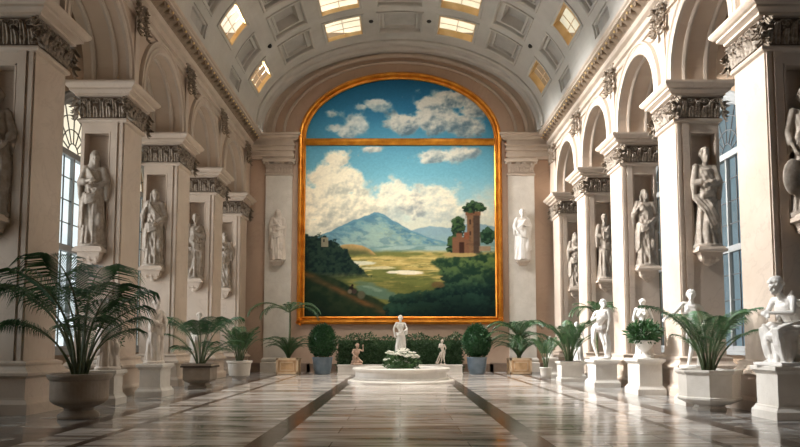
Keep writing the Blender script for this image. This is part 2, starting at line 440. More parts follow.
# transverse rib and cove in front of the back wall
prev = None; vs = []; fs = []
ribp = [(37.5,0),(37.5,-.10),(37.62,-.16),(37.8,-.14),(37.85,-.06),(38.2,-.06),(38.25,-.16),(38.45,-.22),(38.6,-.18),(38.65,-.1),(39.2,-.1)]
for i in range(61):
    for y, d in ribp: vs.append(VP(3*i, y, d))
k = len(ribp)
for i in range(60):
    for j in range(k-1): a = i*k+j; fs.append((a,a+1,a+k+1,a+k))
mv.add(vs, fs)
for ph in (79, 101):                                     # small dark bosses
    q = VP(ph, 35.1, -.03); mv.mi = 2; mv.ell(q, (.13,.13,.09), 8); mv.mi = 0
for ph in (35, 145):
    for yy in (33.6, 27.6):
        q = VP(ph, yy, -.03); mv.mi = 2; mv.ell(q, (.12,.12,.12), 8); mv.mi = 0
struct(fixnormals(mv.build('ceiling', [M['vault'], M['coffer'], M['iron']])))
# skylights
wn = 11; SKY = []
for p0, p1, y0, y1, t, k in sky:
    root = bpy.data.objects.new('window_%d' % wn, None); C.objects.link(root); struct(root); wn += 1; dz = .15 if p0 > 85 else .31
    mb = MB(); panel_rings(mb, p0, p1, y0, y1, [(.16,-.02),(.20,-.04),(.20,.02),(.22,dz+.01)], False)
    fixnormals(mb.build('skylight_frame', M['reveal'], root))
    mb = MB(); n = 6; ins = .21; r0 = ins/rate((p0+p1)/2); a, b = p0+r0, p1-r0
    vs = []
    for i in range(n+1): vs += [VP(a+(b-a)*i/n, y0+ins, dz), VP(a+(b-a)*i/n, y1-ins, dz)]
    mb.add(vs, [(2*i,2*i+1,2*i+3,2*i+2) for i in range(n)])
    mb.build('pane', M['glassS'], root)
    mb = MB()
    for f in (.33, .67):
        mb.tube([VP(a+(b-a)*i/6, y0+ins+(y1-y0-2*ins)*f, dz-.03) for i in range(7)], .022, 4)
    mb.tube([VP((a+b)/2, y0+ins, dz-.03), VP((a+b)/2, y1-ins, dz-.03)], .022, 4)
    mb.build('glazing_bars', M['woodpale'], root)
    SKY.append(((p0+p1)/2, (y0+y1)/2, t, k))

# ---- back wall: lunette mouldings, cornice returns
def ell_path(hw, zs, rise, n=40, zlow=None):
    p = [(-hw*math.cos(PI*i/n), zs+rise*math.sin(PI*i/n)) for i in range(n+1)]
    if zlow is not None: p = [(-hw, zlow)]+p+[(hw, zlow)]
    return p
mb = MB(); fnb = lambda u, v, p: (u, D-p, v)
mb.sweep(ell_path(6.55, 13.5, 4.15), [(0,0),(0,.12),(.08,.16),(.14,.12),(.16,.06)], False, fnb)
mb.sweep(ell_path(7.15, 13.5, 4.5), [(0,0),(0,.16),(.1,.22),(.2,.2),(.24,.12),(.5,.12),(.56,.25),(.8,.25)], False, fnb)
for s in (-1, 1):
    mb.rectprof(s*5.85, s*XS, D-.30, D+.1, [(0,13.08),(.0,13.12),(.12,13.22),(.12,13.32),(.22,13.38),(.22,13.48),(0,13.5)])
    mb.rectprof(s*6.05, s*XS, D-.25, D+.1, [(.0,12.0),(.0,12.1),(.05,12.12),(.05,12.3),(.0,12.32),(.0,12.45),(.1,12.5),(.1,12.58),(.03,12.6),(.03,12.72),(.12,12.78),(.12,12.84),(0,12.86),(0,13.08)])
struct(fixnormals(mb.build('trim_7', M['trim'])))
mb = MB()
for s in (-1, 1): mb.rectprof(s*5.0, s*XW, D-.06, D+.1, [(0,0),(0,.45),(-.02,.5)])
mb.box(-5.2, 5.2, D-.06, D, 0, .45)
o = struct(mb.build('baseboard_back', stone('dark_skirting_marble', (.16,.11,.08), (.28,.2,.15), .35, 2)))

# ---- carved foliage helper
def leaf(mb, p, u, v, n, L, W, curl, lobes=5):
    """acanthus leaf: p root, u along, v across, n out; curls out at tip"""
    p, u, v, n = map(Vector, (p, u, v, n)); rows_ = []
    k = 7
    for i in range(k):
        t = i/(k-1)
        w = W*(.55+.5*math.sin(PI*min(1, t*1.05)))*(1-.75*t**3)*(1+.22*math.cos(t*lobes*2*PI))
        c = p+u*L*(t if t < .8 else .8+(t-.8)*.2)+n*(curl*t**2+.03); 
        if t > .85: c -= u*L*.12
        rows_.append([tuple(c-v*w/2-n*.02), tuple(c-v*w*.25+n*.02), tuple(c-n*.005), tuple(c+v*w*.25+n*.02), tuple(c+v*w/2-n*.02)])
    vs = [q for r in rows_ for q in r]
    mb.add(vs, [(i*5+j, i*5+j+1, i*5+j+6, i*5+j+5) for i in range(k-1) for j in range(4)])
def spiral(mb, c, u, v, r, w, sgn=1):
    c, u, v = map(Vector, (c, u, v)); P = []; R = []
    for i in range(16):
        a = i*.55; rr = r*(1-i/18.0)
        P.append(c+u*math.cos(a)*rr*sgn+v*math.sin(a)*rr); R.append(w*(1-i/24))
    mb.tube(P, R, 5)
def carved_band(mb, a, b, nrm, z0, z1, rnd, step=.30):
    """leaves and scrolls along a horizontal edge a->b (2d points)"""
    a = Vector((a[0], a[1], 0)); b = Vector((b[0], b[1], 0)); nrm = Vector((nrm[0], nrm[1], 0)); d = (b-a); L = d.length; d.normalize()
    n = max(3, round(L/(step*.62))); h = z1-z0
    for i in range(n):
        c = a+d*L*(i+.5)/n+nrm*.02
        leaf(mb, c+Vector((0,0,z0)), (0,0,1), d, nrm, h*(.95 if i % 2 else .62), L/n*1.15, .16*h/.6, 5)
        if i % 2 == 0:
            for sg in (-1, 1): spiral(mb, c+Vector((0,0,z0+h*.76))+nrm*.09+d*sg*L/n*.26, d, (0,0,1), .085*h/.6, .022, sg)
    for _ in range(int(n*5)):
        c = a+d*L*rnd.random()+nrm*(.04+.05*rnd.random())+Vector((0,0,z0+h*(.15+.75*rnd.random())))
        r = .02+.03*rnd.random(); mb.ell(c, (r,r,r*1.3), 6)
def drop_cluster(mb, c, nrm, d, h, w, rnd, n=26):
    c = Vector(c); nrm = Vector(nrm); d = Vector(d)
    for i in range(n):
        t = i/n; ww = w*(1-.75*t)*(.5+.5*rnd.random())
        q = c+Vector((0,0,-h*t))+d*rnd.uniform(-ww, ww)*.5+nrm*(.03+.1*rnd.random())
        ang = rnd.uniform(-1.2, 1.2)
        u = (Vector((0,0,-1))*math.cos(ang)+d*math.sin(ang)); v = nrm.cross(u)
        leaf(mb, q, u, v, nrm, .26, .14, .12)
        if i % 3 == 0: mb.ell(q+nrm*.07, (.045,.045,.045), 6)

# ---- piers
names = ['nearest the camera', 'second from the camera', 'third from the camera', 'fourth from the camera', 'farthest, next to the back wall']
WMAT = {}
def make_pier(s, label, loc):
    t = empty('stone_pier', loc, label, 'pillar', 'arcade piers')
    X = lambda x: s*x
    mb = MB(); mb.rectprof(X(0), X(1.33), 0, SD, [(.26,0),(.26,.24),(.22,.28),(.16,.33),(.15,.38),(.15,.80),(.18,.83),(.26,.87),(.26,.93),(.20,.97),(.14,1.04),(.12,1.08),(.14,1.12),(.14,1.16),(.04,1.2)])
    fixnormals(mb.build('base', M['pier'], t))
    # shaft with a shallow niche in the face towards the entrance
    mb = MB(); f = .38
    mb.box(X(0), X(1.33), f, SD, ZB, ZC)
    mb.box(X(0), X(.46), 0, f, ZB, ZC); mb.box(X(1.22), X(1.33), 0, f, ZB, ZC)
    mb.box(X(.46), X(1.22), 0, f, ZB, 4.3); mb.box(X(.46), X(1.22), 0, f, 8.08, ZC)
    mb.box(X(.04), X(.14), -.035, 0, ZB, ZC); mb.box(X(.20), X(.40), -.05, 0, ZB, ZC)
    for (a, b, c, d) in ((.43,.47,4.3,8.1),(1.21,1.25,4.3,8.1),(.43,1.25,8.06,8.12)): mb.box(X(a), X(b), -.03, .02, c, d)
    fixnormals(mb.build('shaft', M['pier'], t))
    mb = MB(); mb.rectprof(X(0), X(1.33), 0, SD, [(.0,ZC-.04),(.07,ZC),(.09,ZC+.05),(.07,ZC+.10),(.02,ZC+.12)])
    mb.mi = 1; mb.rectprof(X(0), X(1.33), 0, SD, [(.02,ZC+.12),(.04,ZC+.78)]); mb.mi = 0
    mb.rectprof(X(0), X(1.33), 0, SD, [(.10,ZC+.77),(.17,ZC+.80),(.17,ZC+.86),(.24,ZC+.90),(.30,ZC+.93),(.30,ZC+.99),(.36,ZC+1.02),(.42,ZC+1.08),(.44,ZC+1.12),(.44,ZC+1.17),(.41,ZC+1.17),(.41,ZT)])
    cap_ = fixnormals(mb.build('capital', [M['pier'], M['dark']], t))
    mb = MB(); rnd = random.Random(5+s); e = .03
    x0, x1 = X(0)-s*e, X(1.33)+s*e
    carved_band(mb, (x0, -e), (x1, -e), (0,-1), ZC+.13, ZC+.77, rnd)
    carved_band(mb, (x0, -e), (x0, SD+e), (-s,0), ZC+.13, ZC+.77, rnd)
    for q in ((x0,-e),(x0,SD+e),(x1,-e)):
        nd = Vector((-s if q[0] == x0 else s, -1 if q[1] < 0 else 1, 0)).normalized()
        drop_cluster(mb, (q[0], q[1], ZC+.74), nd, nd.cross(Vector((0,0,1))), .62, .34, rnd, 14)
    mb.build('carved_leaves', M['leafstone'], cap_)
    mb = MB(); cx = X(.84)       # console bracket carrying the statue
    mb.rectprof(cx-.40, cx+.40, -.42, .30, [(-.02,4.32),(.04,4.34),(.04,4.42),(.0,4.44),(-.02,4.5)])
    mb.rectprof(cx-.34, cx+.34, -.34, .05, [(-.16,4.0),(-.12,4.08),(-.06,4.12),(-.05,4.2),(.0,4.32)])
    for q in (-.2, 0, .2): mb.ell((cx+q, -.16, 4.16), (.10,.15,.12), 10)
    mb.ell((cx, -.09, 4.04), (.15,.12,.12), 12)
    fixnormals(mb.build('bracket', M['pier'], t))
    return t
PIERS = {}
for s, nm in ((-1,'left'),(1,'right')):
    proto = make_pier(s, 'tall pale marble arcade pier on the %s side, the one %s' % (nm, names[0]), (s*XS, PY[0], 0))
    for k in range(1, 5):
        c = copy_tree(proto); c.location = (s*XS, PY[k], 0)
        c['label'] = 'tall pale marble arcade pier on the %s side, %s' % (nm, names[k] if k == 4 else names[k]+' in its row')

# ---- spandrel ornaments
rnd = random.Random(3)
for s, nm in ((-1,'left'),(1,'right')):
    mb = MB()
    for dd in (-.30, .30): drop_cluster(mb, (0, dd, .55), (-s,0,0), (0,1,0), 1.0, .5, rnd, 26)
    for dd in (-.30, .30): mb.ell((-s*.06, dd, .5), (.1,.2,.14), 10)
    proto = mb.build('wall_ornament', M['bronze'])
    for k in range(1, 5):
        o = proto if k == 1 else proto.copy()
        if k > 1: C.objects.link(o)
        o.location = (s*(XS-.06), PY[k]+SD/2, 12.0)
        tag(o, 'dark carved leaf ornament high on the %s arcade wall above the %s pier' % (nm, ['','second','third','fourth','farthest'][k]), 'ornament', 'carved leaf drops between the arches')

# ---- back pilasters
def clipy(mb):
    mb.v = [(x, min(y, -.002), z) for x, y, z in mb.v]; return mb
for s, nm in ((-1,'left'),(1,'right')):
    t = empty('marble_pilaster', (s*6.85, D, 0), 'flat pale marble pilaster on the back wall %s of the painting' % nm, 'pilaster', 'back wall pilasters')
    mb = MB(); mb.rectprof(-.74, .74, -.2, .05, [(.14,0),(.14,.5),(.06,.56),(.1,.62),(.1,.7),(0,.8)]); fixnormals(clipy(mb).build('base', M['ped'], t))
    mb = MB(); mb.box(-.74, .74, -.2, 0, .78, 11.1); clipy(mb).build('shaft', M['ped'], t)
    mb = MB(); mb.rectprof(-.74, .74, -.2, .05, [(.0,11.05),(.06,11.08),(.06,11.16),(.0,11.2),(.0,11.75)])
    mb.rectprof(-.74, .74, -.2, .05, [(.1,11.78),(.2,11.82),(.2,11.95),(.12,12.0)])
    rnd = random.Random(8)
    carved_band(mb, (-.74,-.22), (.74,-.22), (0,-1), 11.2, 11.62, rnd, .26)
    for q in (-.66, .66): spiral(mb, (q*1.06, -.36, 11.68), (1,0,0), (0,0,1), .17, .04, 1 if q > 0 else -1)
    for q in (-.2, .2): spiral(mb, (q, -.34, 11.68), (1,0,0), (0,0,1), .12, .03, -1 if q > 0 else 1)
    fixnormals(clipy(mb).build('capital', M['trim'], t))

# ---- the painting
def painting():
    W_, H_ = 330, 410
    hw, zs, rise, z0 = 5.36, 13.2, 3.48, 3.05
    ztop = zs+rise
    # canvas is a fine grid; colours are the painted picture
    X_ = np.linspace(-hw, hw, W_); Z_ = np.linspace(z0, ztop, H_)
    gx, gz = np.meshgrid(X_, Z_)
    px = 400+gx/hw*96.5                                   # layout of the picture, in its own units
    py = np.interp(gz, [z0, 13.0, ztop], [318.0, 141.0, 77.0])
    rs = np.random.RandomState(4)
    def vnoise(x, y, seed):
        r = np.random.RandomState(seed); T = r.rand(257, 257)
        xi = np.floor(x).astype(int); yi = np.floor(y).astype(int); fx = x-xi; fy = y-yi
        fx = fx*fx*(3-2*fx); fy = fy*fy*(3-2*fy); a = xi % 256; b = yi % 256
        return (T[a,b]*(1-fx)+T[a+1,b]*fx)*(1-fy)+(T[a,b+1]*(1-fx)+T[a+1,b+1]*fx)*fy
    def fbm(x, y, seed, o=5):
        v = 0; amp = .5
        for i in range(o): v = v+amp*vnoise(x*2**i+17*i, y*2**i+31*i, seed+i); amp *= .5
        return v/(1-.5**o)
    def ss(a, b, x): t = np.clip((x-a)/(b-a), 0, 1); return t*t*(3-2*t)
    def rgb(*c): return (np.array(c)/255.0)
    col = np.zeros(px.shape+(3,))
    ys = [77, 110, 140, 175, 205, 235, 320]; cs = [(24,82,114),(44,112,146),(84,150,176),(112,172,190),(160,196,200),(200,205,190),(200,205,190)]
    for i in range(3): col[..., i] = np.interp(py, ys, [c[i] for c in cs])/255.0
    def over(mask, c):
        nonlocal col
        c = np.asarray(c, dtype=float)
        col = col*(1-mask[..., None])+c*mask[..., None]
    n1 = fbm(px/14, py/11, 1); n2 = fbm(px/6, py/5, 7); n3 = fbm(px/3, py/2.5, 12); ns = fbm(px/26, py/5, 21)
    def cloud(blobs, soft=.12, warm=(248,238,214), shade=(142,150,150), sy=1.0):
        f = np.zeros(px.shape); top = np.zeros(px.shape)
        for (cx, cy, rx, ry, a) in blobs:
            d = ((px-cx)/rx)**2+((py-cy)/ry)**2; g = a*np.exp(-d)
            f = np.maximum(f, g); top = top+g*((py-cy)/ry*.45+(px-cx)/rx*.18)
        m = ss(.42-soft*1.5, .42+soft*1.2, f+(n1-.5)*.62+(n2-.5)*.42+(n3-.5)*.2)
        bl = n1-fbm((px+3)/14, (py+3)/11, 1)+.6*(n2-fbm((px+1.5)/6, (py+1.5)/5, 7)); sh = ss(-.34, .60, top+(n2-.5)*.4+(n1-.5)*.7+bl*.9)
        c = rgb(*warm)*(1-sh[..., None])+rgb(*shade)*sh[..., None]
        over(m*.96, c)
    # haze and far cloud banks
    over(ss(185, 228, py+(n1-.5)*50)*.75, rgb(206,203,182))
    cloud([(395,200,22,20,.95),(440,204,26,20,.95),(470,214,28,14,.85),(372,215,26,18,.8)], warm=(236,228,204), shade=(170,180,175))
    cloud([(335,158,12,10,1.0),(327,178,20,17,1.05),(345,182,20,18,1),(318,205,26,26,1.05),(350,207,30,22,1.0),(335,225,45,14,1)], warm=(250,238,210), shade=(176,176,162))
    cloud([(445,156,30,7,.9),(428,160,16,4,.8),(462,152,22,6,.85),(372,148,14,4,.75)], warm=(226,222,206), shade=(112,132,140))
    cloud([(412,205,14,16,.7)], warm=(240,230,205))
    lun = (py < 141)
    keep = col.copy()
    cloud([(437,118,26,15,1.1),(406,122,22,11,1.05),(466,124,24,12,1),(432,104,18,10,1),(455,98,24,10,.95),(475,110,16,10,.8)], warm=(214,210,196), shade=(86,110,122))
    cloud([(357,124,12,11,1),(346,131,16,7,.85),(376,103,14,7,.9),(333,128,12,6,.7),(362,105,10,4,.6),(330,112,12,5,.55)], warm=(214,216,206), shade=(110,140,152))
    col[~lun] = keep[~lun]
    # mountains
    def ridge(pts, c1, c2, nz=2.5, seed=30, edge=1.2, alpha=1):
        xs, yy = zip(*pts); h = np.interp(px, xs, yy)+(fbm(px/7, px*0, seed)-.5)*nz
        m = ss(0, edge, py-h)*alpha; k = ss(0, 26, py-h+(n2-.5)*16)
        over(m, rgb(*c1)*(1-k[..., None])+rgb(*c2)*k[..., None])
    ridge([(300,238),(330,236),(405,232),(430,226),(455,228),(475,222),(500,228)], (130,158,168), (140,165,160))
    ridge([(300,246),(318,236),(335,229),(352,221),(366,216),(374,212),(383,214),(396,222),(410,230),(430,238),(455,244),(500,248)], (92,134,150), (142,166,158))
    rg = fbm((px+py*.9)/8, (py-px*.35)/3.2, 44); hl = np.interp(px, [318,335,352,366,374,383,396,410,430,455], [236,229,221,216,212,214,222,230,238,244])
    inm = ss(1,4,py-hl)*(1-ss(244,250,py))
    over(ss(.50,.68,rg)*inm*.42, rgb(150,176,164)); over(ss(.52,.36,rg)*inm*.35, rgb(58,98,122))
    over(ss(.5,.66,fbm((px+py)/5, (py-px*.3)/2, 47))*inm*ss(372,384,px)*.35, rgb(170,182,150))
    ridge([(300,255),(330,251),(360,249),(400,245),(430,246),(470,243),(500,243)], (112,144,142), (128,148,122), 2, 50)
    m = ss(.45,.6,fbm(px/20, py/1.6, 52))*ss(245,248,py)*(1-ss(252,255,py))*ss(370,385,px); over(m*.6, rgb(176,192,184))
    # plain
    m = ss(250, 255, py+(n1-.5)*2); k = ss(.38,.62, ns)
    over(m, rgb(112,116,62)*(1-k[..., None])+rgb(184,162,96)*k[..., None])
    mnd = np.interp(px, [330,336,342,352,362,370,378,386], [262,248,245,244.5,246,250,257,264])
    kk = ss(0,9,py-mnd+(n2-.5)*4)[..., None]
    over(ss(0,1.2,py-mnd)*(1-ss(254,258,py+(n2-.5)*3))*(px > 330)*(px < 386), rgb(186,150,98)*(1-kk)+rgb(86,90,56)*kk)
    over(ss(.5,.64,fbm(px/16, py/1.8, 56))*ss(255,260,py)*(1-ss(276,282,py))*.75, rgb(214,192,124))
    over(ss(.55,.68,fbm(px/14, py/1.5, 58))*ss(258,262,py)*.6, rgb(84,92,48))
    wv = (fbm(px/12, py/2.2, 61)-.5)*1.5
    m = ss(.0,.5, 1-((py-265)/3.0)**2-((px-352)/24)**2+wv); over(m*.95, rgb(214,212,188))
    m = ss(.0,.5, 1-((py-273.5)/2.2)**2-((px-405)/22)**2+wv); over(m, rgb(240,230,204))
    m = ss(.0,.5, 1-((py-269)/1.8)**2-((px-378)/18)**2+wv); over(m*.8, rgb(226,212,170))
    m = ss(276, 292, py+(n1-.5)*14); over(m*.8, rgb(92,98,48))
    over(ss(262,280,py+(n2-.5)*8)*(1-ss(332,356,px+(n1-.5)*20))*.8, rgb(50,58,36))
    m = ss(.0,.7, 1-((py-292-(px-375)*.30)/8)**2-((px-375)/26)**2+wv*.7); over(m*.9, rgb(86,112,96))
    m = ss(.3,.7, 1-((py-290-(px-375)*.30)/3)**2-((px-372)/16)**2+wv); over(m*.5, rgb(140,158,136))
    # left wood, castle
    fo = ss(.3,.7,n3)[..., None]
    h = np.interp(px, [300,310,322,335,345,352,360,370], [232,238,236,240,250,260,268,275])+(n2-.5)*14
    over(ss(0,2,py-h)*(px < 372)*(1-ss(272,282,py)), rgb(12,30,30)*(1-fo*.6)+rgb(52,72,52)*fo*.6)
    cas = (np.abs(px-324) < 3.5)*(py > 238)*(py < 248)*1.0; over(cas*.85, rgb(142,132,108)); over(((np.abs(px-323) < .8)*(py > 240)*(py < 243))*1.0, rgb(60,56,50))
    # lower left bank with track
    h = np.interp(px, [300,330,360,400,500], [268,276,291,312,322])+(n1-.5)*6
    k = ss(.3,.75,n2)[..., None]
    over(ss(0,3,py-h)*(1-ss(396,424,px)*(py < 330)), rgb(22,40,26)*(1-k)+rgb(40,52,32)*k)
    h2 = np.interp(px, [300,320,345,370,400], [272,280,293,305,318])
    m = np.exp(-((py-h2-2)/3.4)**2); over(np.clip(m*(.6+(ns-.5)*1.6), 0, 1)*(1-ss(380,400,px)), rgb(104,72,42))
    over(ss(10, 36, py-h2)*.6*(1-ss(400,430,px)), rgb(12,26,20))
    for cx, cy, r, c in ((351,289.5,2.2,(30,24,22)),(349.5,292.5,2.2,(104,94,78)),(354,292.5,2.6,(60,50,44)),(361,296,4,(86,84,64)),(352,286.5,1.2,(40,28,24))):
        over(ss(1.3,.7, np.hypot((px-cx)/r, (py-cy)/r)), rgb(*c))
    # right bank
    h = np.interp(px, [426,432,440,450,470,500], [268,261,258,257,254,252])+(n2-.5)*7; k5 = ss(.36,.68,n2*.5+n3*.3+n1*.2)[..., None]
    fade = ss(255,300,py)[..., None]; lite = rgb(88,106,58)*(1-fade)+rgb(34,62,48)*fade; drk = rgb(30,56,38)*(1-fade)+rgb(8,30,30)*fade
    edge = np.interp(py, [255,262,270,280,290,320], [436,428,440,446,432,430])+(n1-.5)*16
    over(ss(-1,3,py-h)*ss(-2,4,px-edge), drk*(1-k5)+lite*k5)
    over(ss(.1,.5, 1-((px-438)/9)**2-((py-286)/4)**2+(n2-.5))*.8, rgb(110,84,52))
    for (cx, cy, rx, ry) in ((403,302,15,9),(420,300,16,9),(440,298,18,10),(462,292,20,13),(485,286,18,16),(395,312,12,9),(425,314,40,11),(470,308,34,16),(452,276,13,9),(474,268,16,8),(492,272,10,14)):
        f = 1-((px-cx)/rx)**2-((py-cy)/ry)**2+(n3-.5)*1.1+(n2-.5)*.9; sh_ = ss(.35,.7,n3*.5+.25+(cy-py)/ry*.3)[..., None]
        over(ss(0,.35,f)*.9, drk*(1-sh_)+lite*1.05*sh_)
    m = ss(.1,.5, 1-((py-255.5)/3)**2-((px-462)/22)**2+(n2-.5)*.6); over(m, rgb(172,146,92))
    over(ss(282, 318, py+(n1-.5)*20)*.6*ss(396,420,px), rgb(8,24,22))
    # ruined tower and house
    def rect(x0, x1, y0, y1, c, e=.7):
        over(ss(x0-e, x0+e, px)*(1-ss(x1-e, x1+e, px))*ss(y0-e, y0+e, py)*(1-ss(y1-e, y1+e, py)), rgb(*c))
    def tree(cx, cy, rx, ry, c1=(18,38,28), c2=(58,84,50)):
        f = 1-((px-cx)/rx)**2-((py-cy)/ry)**2+(n3-.5)*1.5+(n2-.5)*.8
        k = ss(.35,.65,n3+(cy-py)/ry*.12)[..., None]; over(ss(0,.25,f), rgb(*c1)*(1-k)+rgb(*c2)*k)
    tree(459,228,8,12); tree(455,243,8,7); rect(458.5,460,232,252,(50,38,30)); tree(452,248,6,6)
    tree(489,237,9,9,(24,48,36),(56,86,60))
    rect(468,481,213,254,(122,92,66)); rect(474.5,481,213,254,(74,60,50)); rect(466.5,482,212,216,(120,84,60))
    rect(470.5,472,220,225,(50,34,28)); rect(470.5,472,232,236,(60,40,32))
    rect(453,470,238,254,(118,82,60)); rect(457,463,234,240,(118,82,60)); rect(465,470,233,240,(130,76,52)); rect(460,465,243,254,(58,34,26)); rect(480,492,247,252,(150,126,100))
    over(((np.abs(px-472) < 11)*(np.abs(py-233) < 20)*ss(.55,.7,n3))*.25, rgb(60,38,30))
    tree(475,206,11,5,(22,44,34),(70,96,64)); tree(471,209,8,4); rect(474.3,475.8,208,214,(48,36,30)); tree(481,209,7,3.5)
    # brush texture
    br = (fbm(px/1.6, py/1.2, 70, 3)-.5)*.10; col = np.clip(col*(1+br[..., None]), 0, 1)
    lin = np.where(col <= .04045, col/12.92, ((col+.055)/1.055)**2.4)
    # clip grid to the arch
    lim = np.where(gz > zs, zs+rise*np.sqrt(np.clip(1-(gx/hw)**2, 0, 1)), 1e9)
    zz = np.minimum(gz, np.where(gz > zs, lim, gz))
    verts = np.stack([gx, np.full_like(gx, 0.0), zz], -1).reshape(-1, 3)
    idx = np.arange(W_*H_).reshape(H_, W_)
    ok = (gz[:-1, :-1] <= lim[:-1, :-1]+.03) | (gz[:-1, 1:] <= lim[:-1, 1:]+.03)
    q = np.stack([idx[:-1,:-1], idx[:-1,1:], idx[1:,1:], idx[1:,:-1]], -1)[ok]
    me = bpy.data.meshes.new('canvas'); me.from_pydata(verts.tolist(), [], q.tolist())
    at = me.color_attributes.new('paint', 'FLOAT_COLOR', 'POINT')
    at.data.foreach_set('color', np.concatenate([lin.reshape(-1, 3), np.ones((W_*H_, 1))], 1).astype(np.float32).ravel())
    me.polygons.foreach_set('use_smooth', [False]*len(me.polygons))
    m, nt, b = newmat('oil_paint'); a = N(nt, 'ShaderNodeAttribute'); a.attribute_name = 'paint'
    nt.links.new(a.outputs['Color'], b.inputs['Base Color']); b.inputs['Roughness'].default_value = .6; b.inputs['Specular IOR Level'].default_value = .12
    g = N(nt, 'ShaderNodeNewGeometry'); nn = N(nt, 'ShaderNodeTexNoise', Scale=18.0, Detail=3.0); nt.links.new(g.outputs['Position'], nn.inputs['Vector'])
    bp = N(nt, 'ShaderNodeBump', Strength=.08, Distance=.02); nt.links.new(nn.outputs['Fac'], bp.inputs['Height']); nt.links.new(bp.outputs[0], b.inputs['Normal'])
    me.materials.append(m)
    root = empty('arched_painting', (0, D-.12, 0), 'huge arch-topped landscape painting of clouds, mountain and ruined tower in gold frame', 'painting')
    o = bpy.data.objects.new('canvas', me); C.objects.link(o); o.parent = root
    mb = MB(); fnp = lambda u, v, p: (u, .12-p, v)
    P = ell_path(5.34, zs, 3.46, 48, 3.07)
    prof = [(0,.10),(0,.26),(.05,.30),(.10,.22),(.15,.22),(.22,.36),(.30,.38),(.36,.30),(.38,.30),(.42,.24),(.44,.0)]
    mb.sweep(P, prof, True, fnp); fr_ = fixnormals(mb.build('frame', M['gold'], root, smooth=False))
    mb = MB(); mb.sweep([(-5.34,13.0),(5.34,13.0)], [(-.19,.1),(-.19,.24),(-.10,.33),(.0,.36),(.12,.30),(.19,.24),(.19,.1)], False, fnp)
    fixnormals(mb.build('crossbar', M['gold'], root))
    for s in (-1, 1):
        mb = MB(); rnd = random.Random(2); drop_cluster(mb, (s*5.55, -.2, 3.05), (0,-1,0), (1,0,0), .35, .35, rnd, 12); mb.build('corner_ornament', M['gold'], fr_)
painting()

# ------------------------------------------------------------------ statues
def remesh(mb, name, mat, voxel, smooth=2, parent=None):
    me = bpy.data.meshes.new(name); me.from_pydata(mb.v, [], mb.f); me.update()
    o = bpy.data.objects.new(name, me); C.objects.link(o)
    m = o.modifiers.new('r', 'REMESH'); m.mode = 'VOXEL'; m.voxel_size = voxel
    m2 = o.modifiers.new('s', 'SMOOTH'); m2.iterations = smooth; m2.factor = .5
    dg = bpy.context.evaluated_depsgraph_get(); ev = o.evaluated_get(dg)
    nm = bpy.data.meshes.new_from_object(ev); o.modifiers.clear(); o.data = nm; bpy.data.meshes.remove(me)
    nm.materials.clear(); nm.materials.append(mat); nm.polygons.foreach_set('use_smooth', [True]*len(nm.polygons)); nm.name = name
    if parent is not None: o.parent = parent
    return o
def hand(mb, wrist, dirv, pal, grip=.5, sc=1.0):
    w = Vector(wrist); d = Vector(dirv).normalized(); p = Vector(pal).normalized(); s_ = d.cross(p).normalized(); p = s_.cross(d)
    c = w+d*.05*sc
    mb.caps(w, .026*sc, w+d*.075*sc, .034*sc, 8)
    for i, (o_, l) in enumerate(((-.032,.07),(-.011,.082),(.011,.078),(.031,.06))):
        a = w+d*.085*sc+s_*o_*sc; b = a+(d*(1-grip*.5)+p*grip*.6).normalized()*l*.55*sc; e = b+(d*(1-grip*1.2)+p*grip*1.4).normalized()*l*.5*sc
        mb.tube([a-d*.02, a, b, e], [.013*sc,.013*sc,.012*sc,.010*sc], 6)
    a = w+d*.03*sc-s_*.03*sc; b = a+(d*.6-s_*.6+p*.4).normalized()*.045*sc
    mb.tube([a, b, b+(d+p*.4).normalized()*.035*sc], [.016*sc,.015*sc,.011*sc], 6)
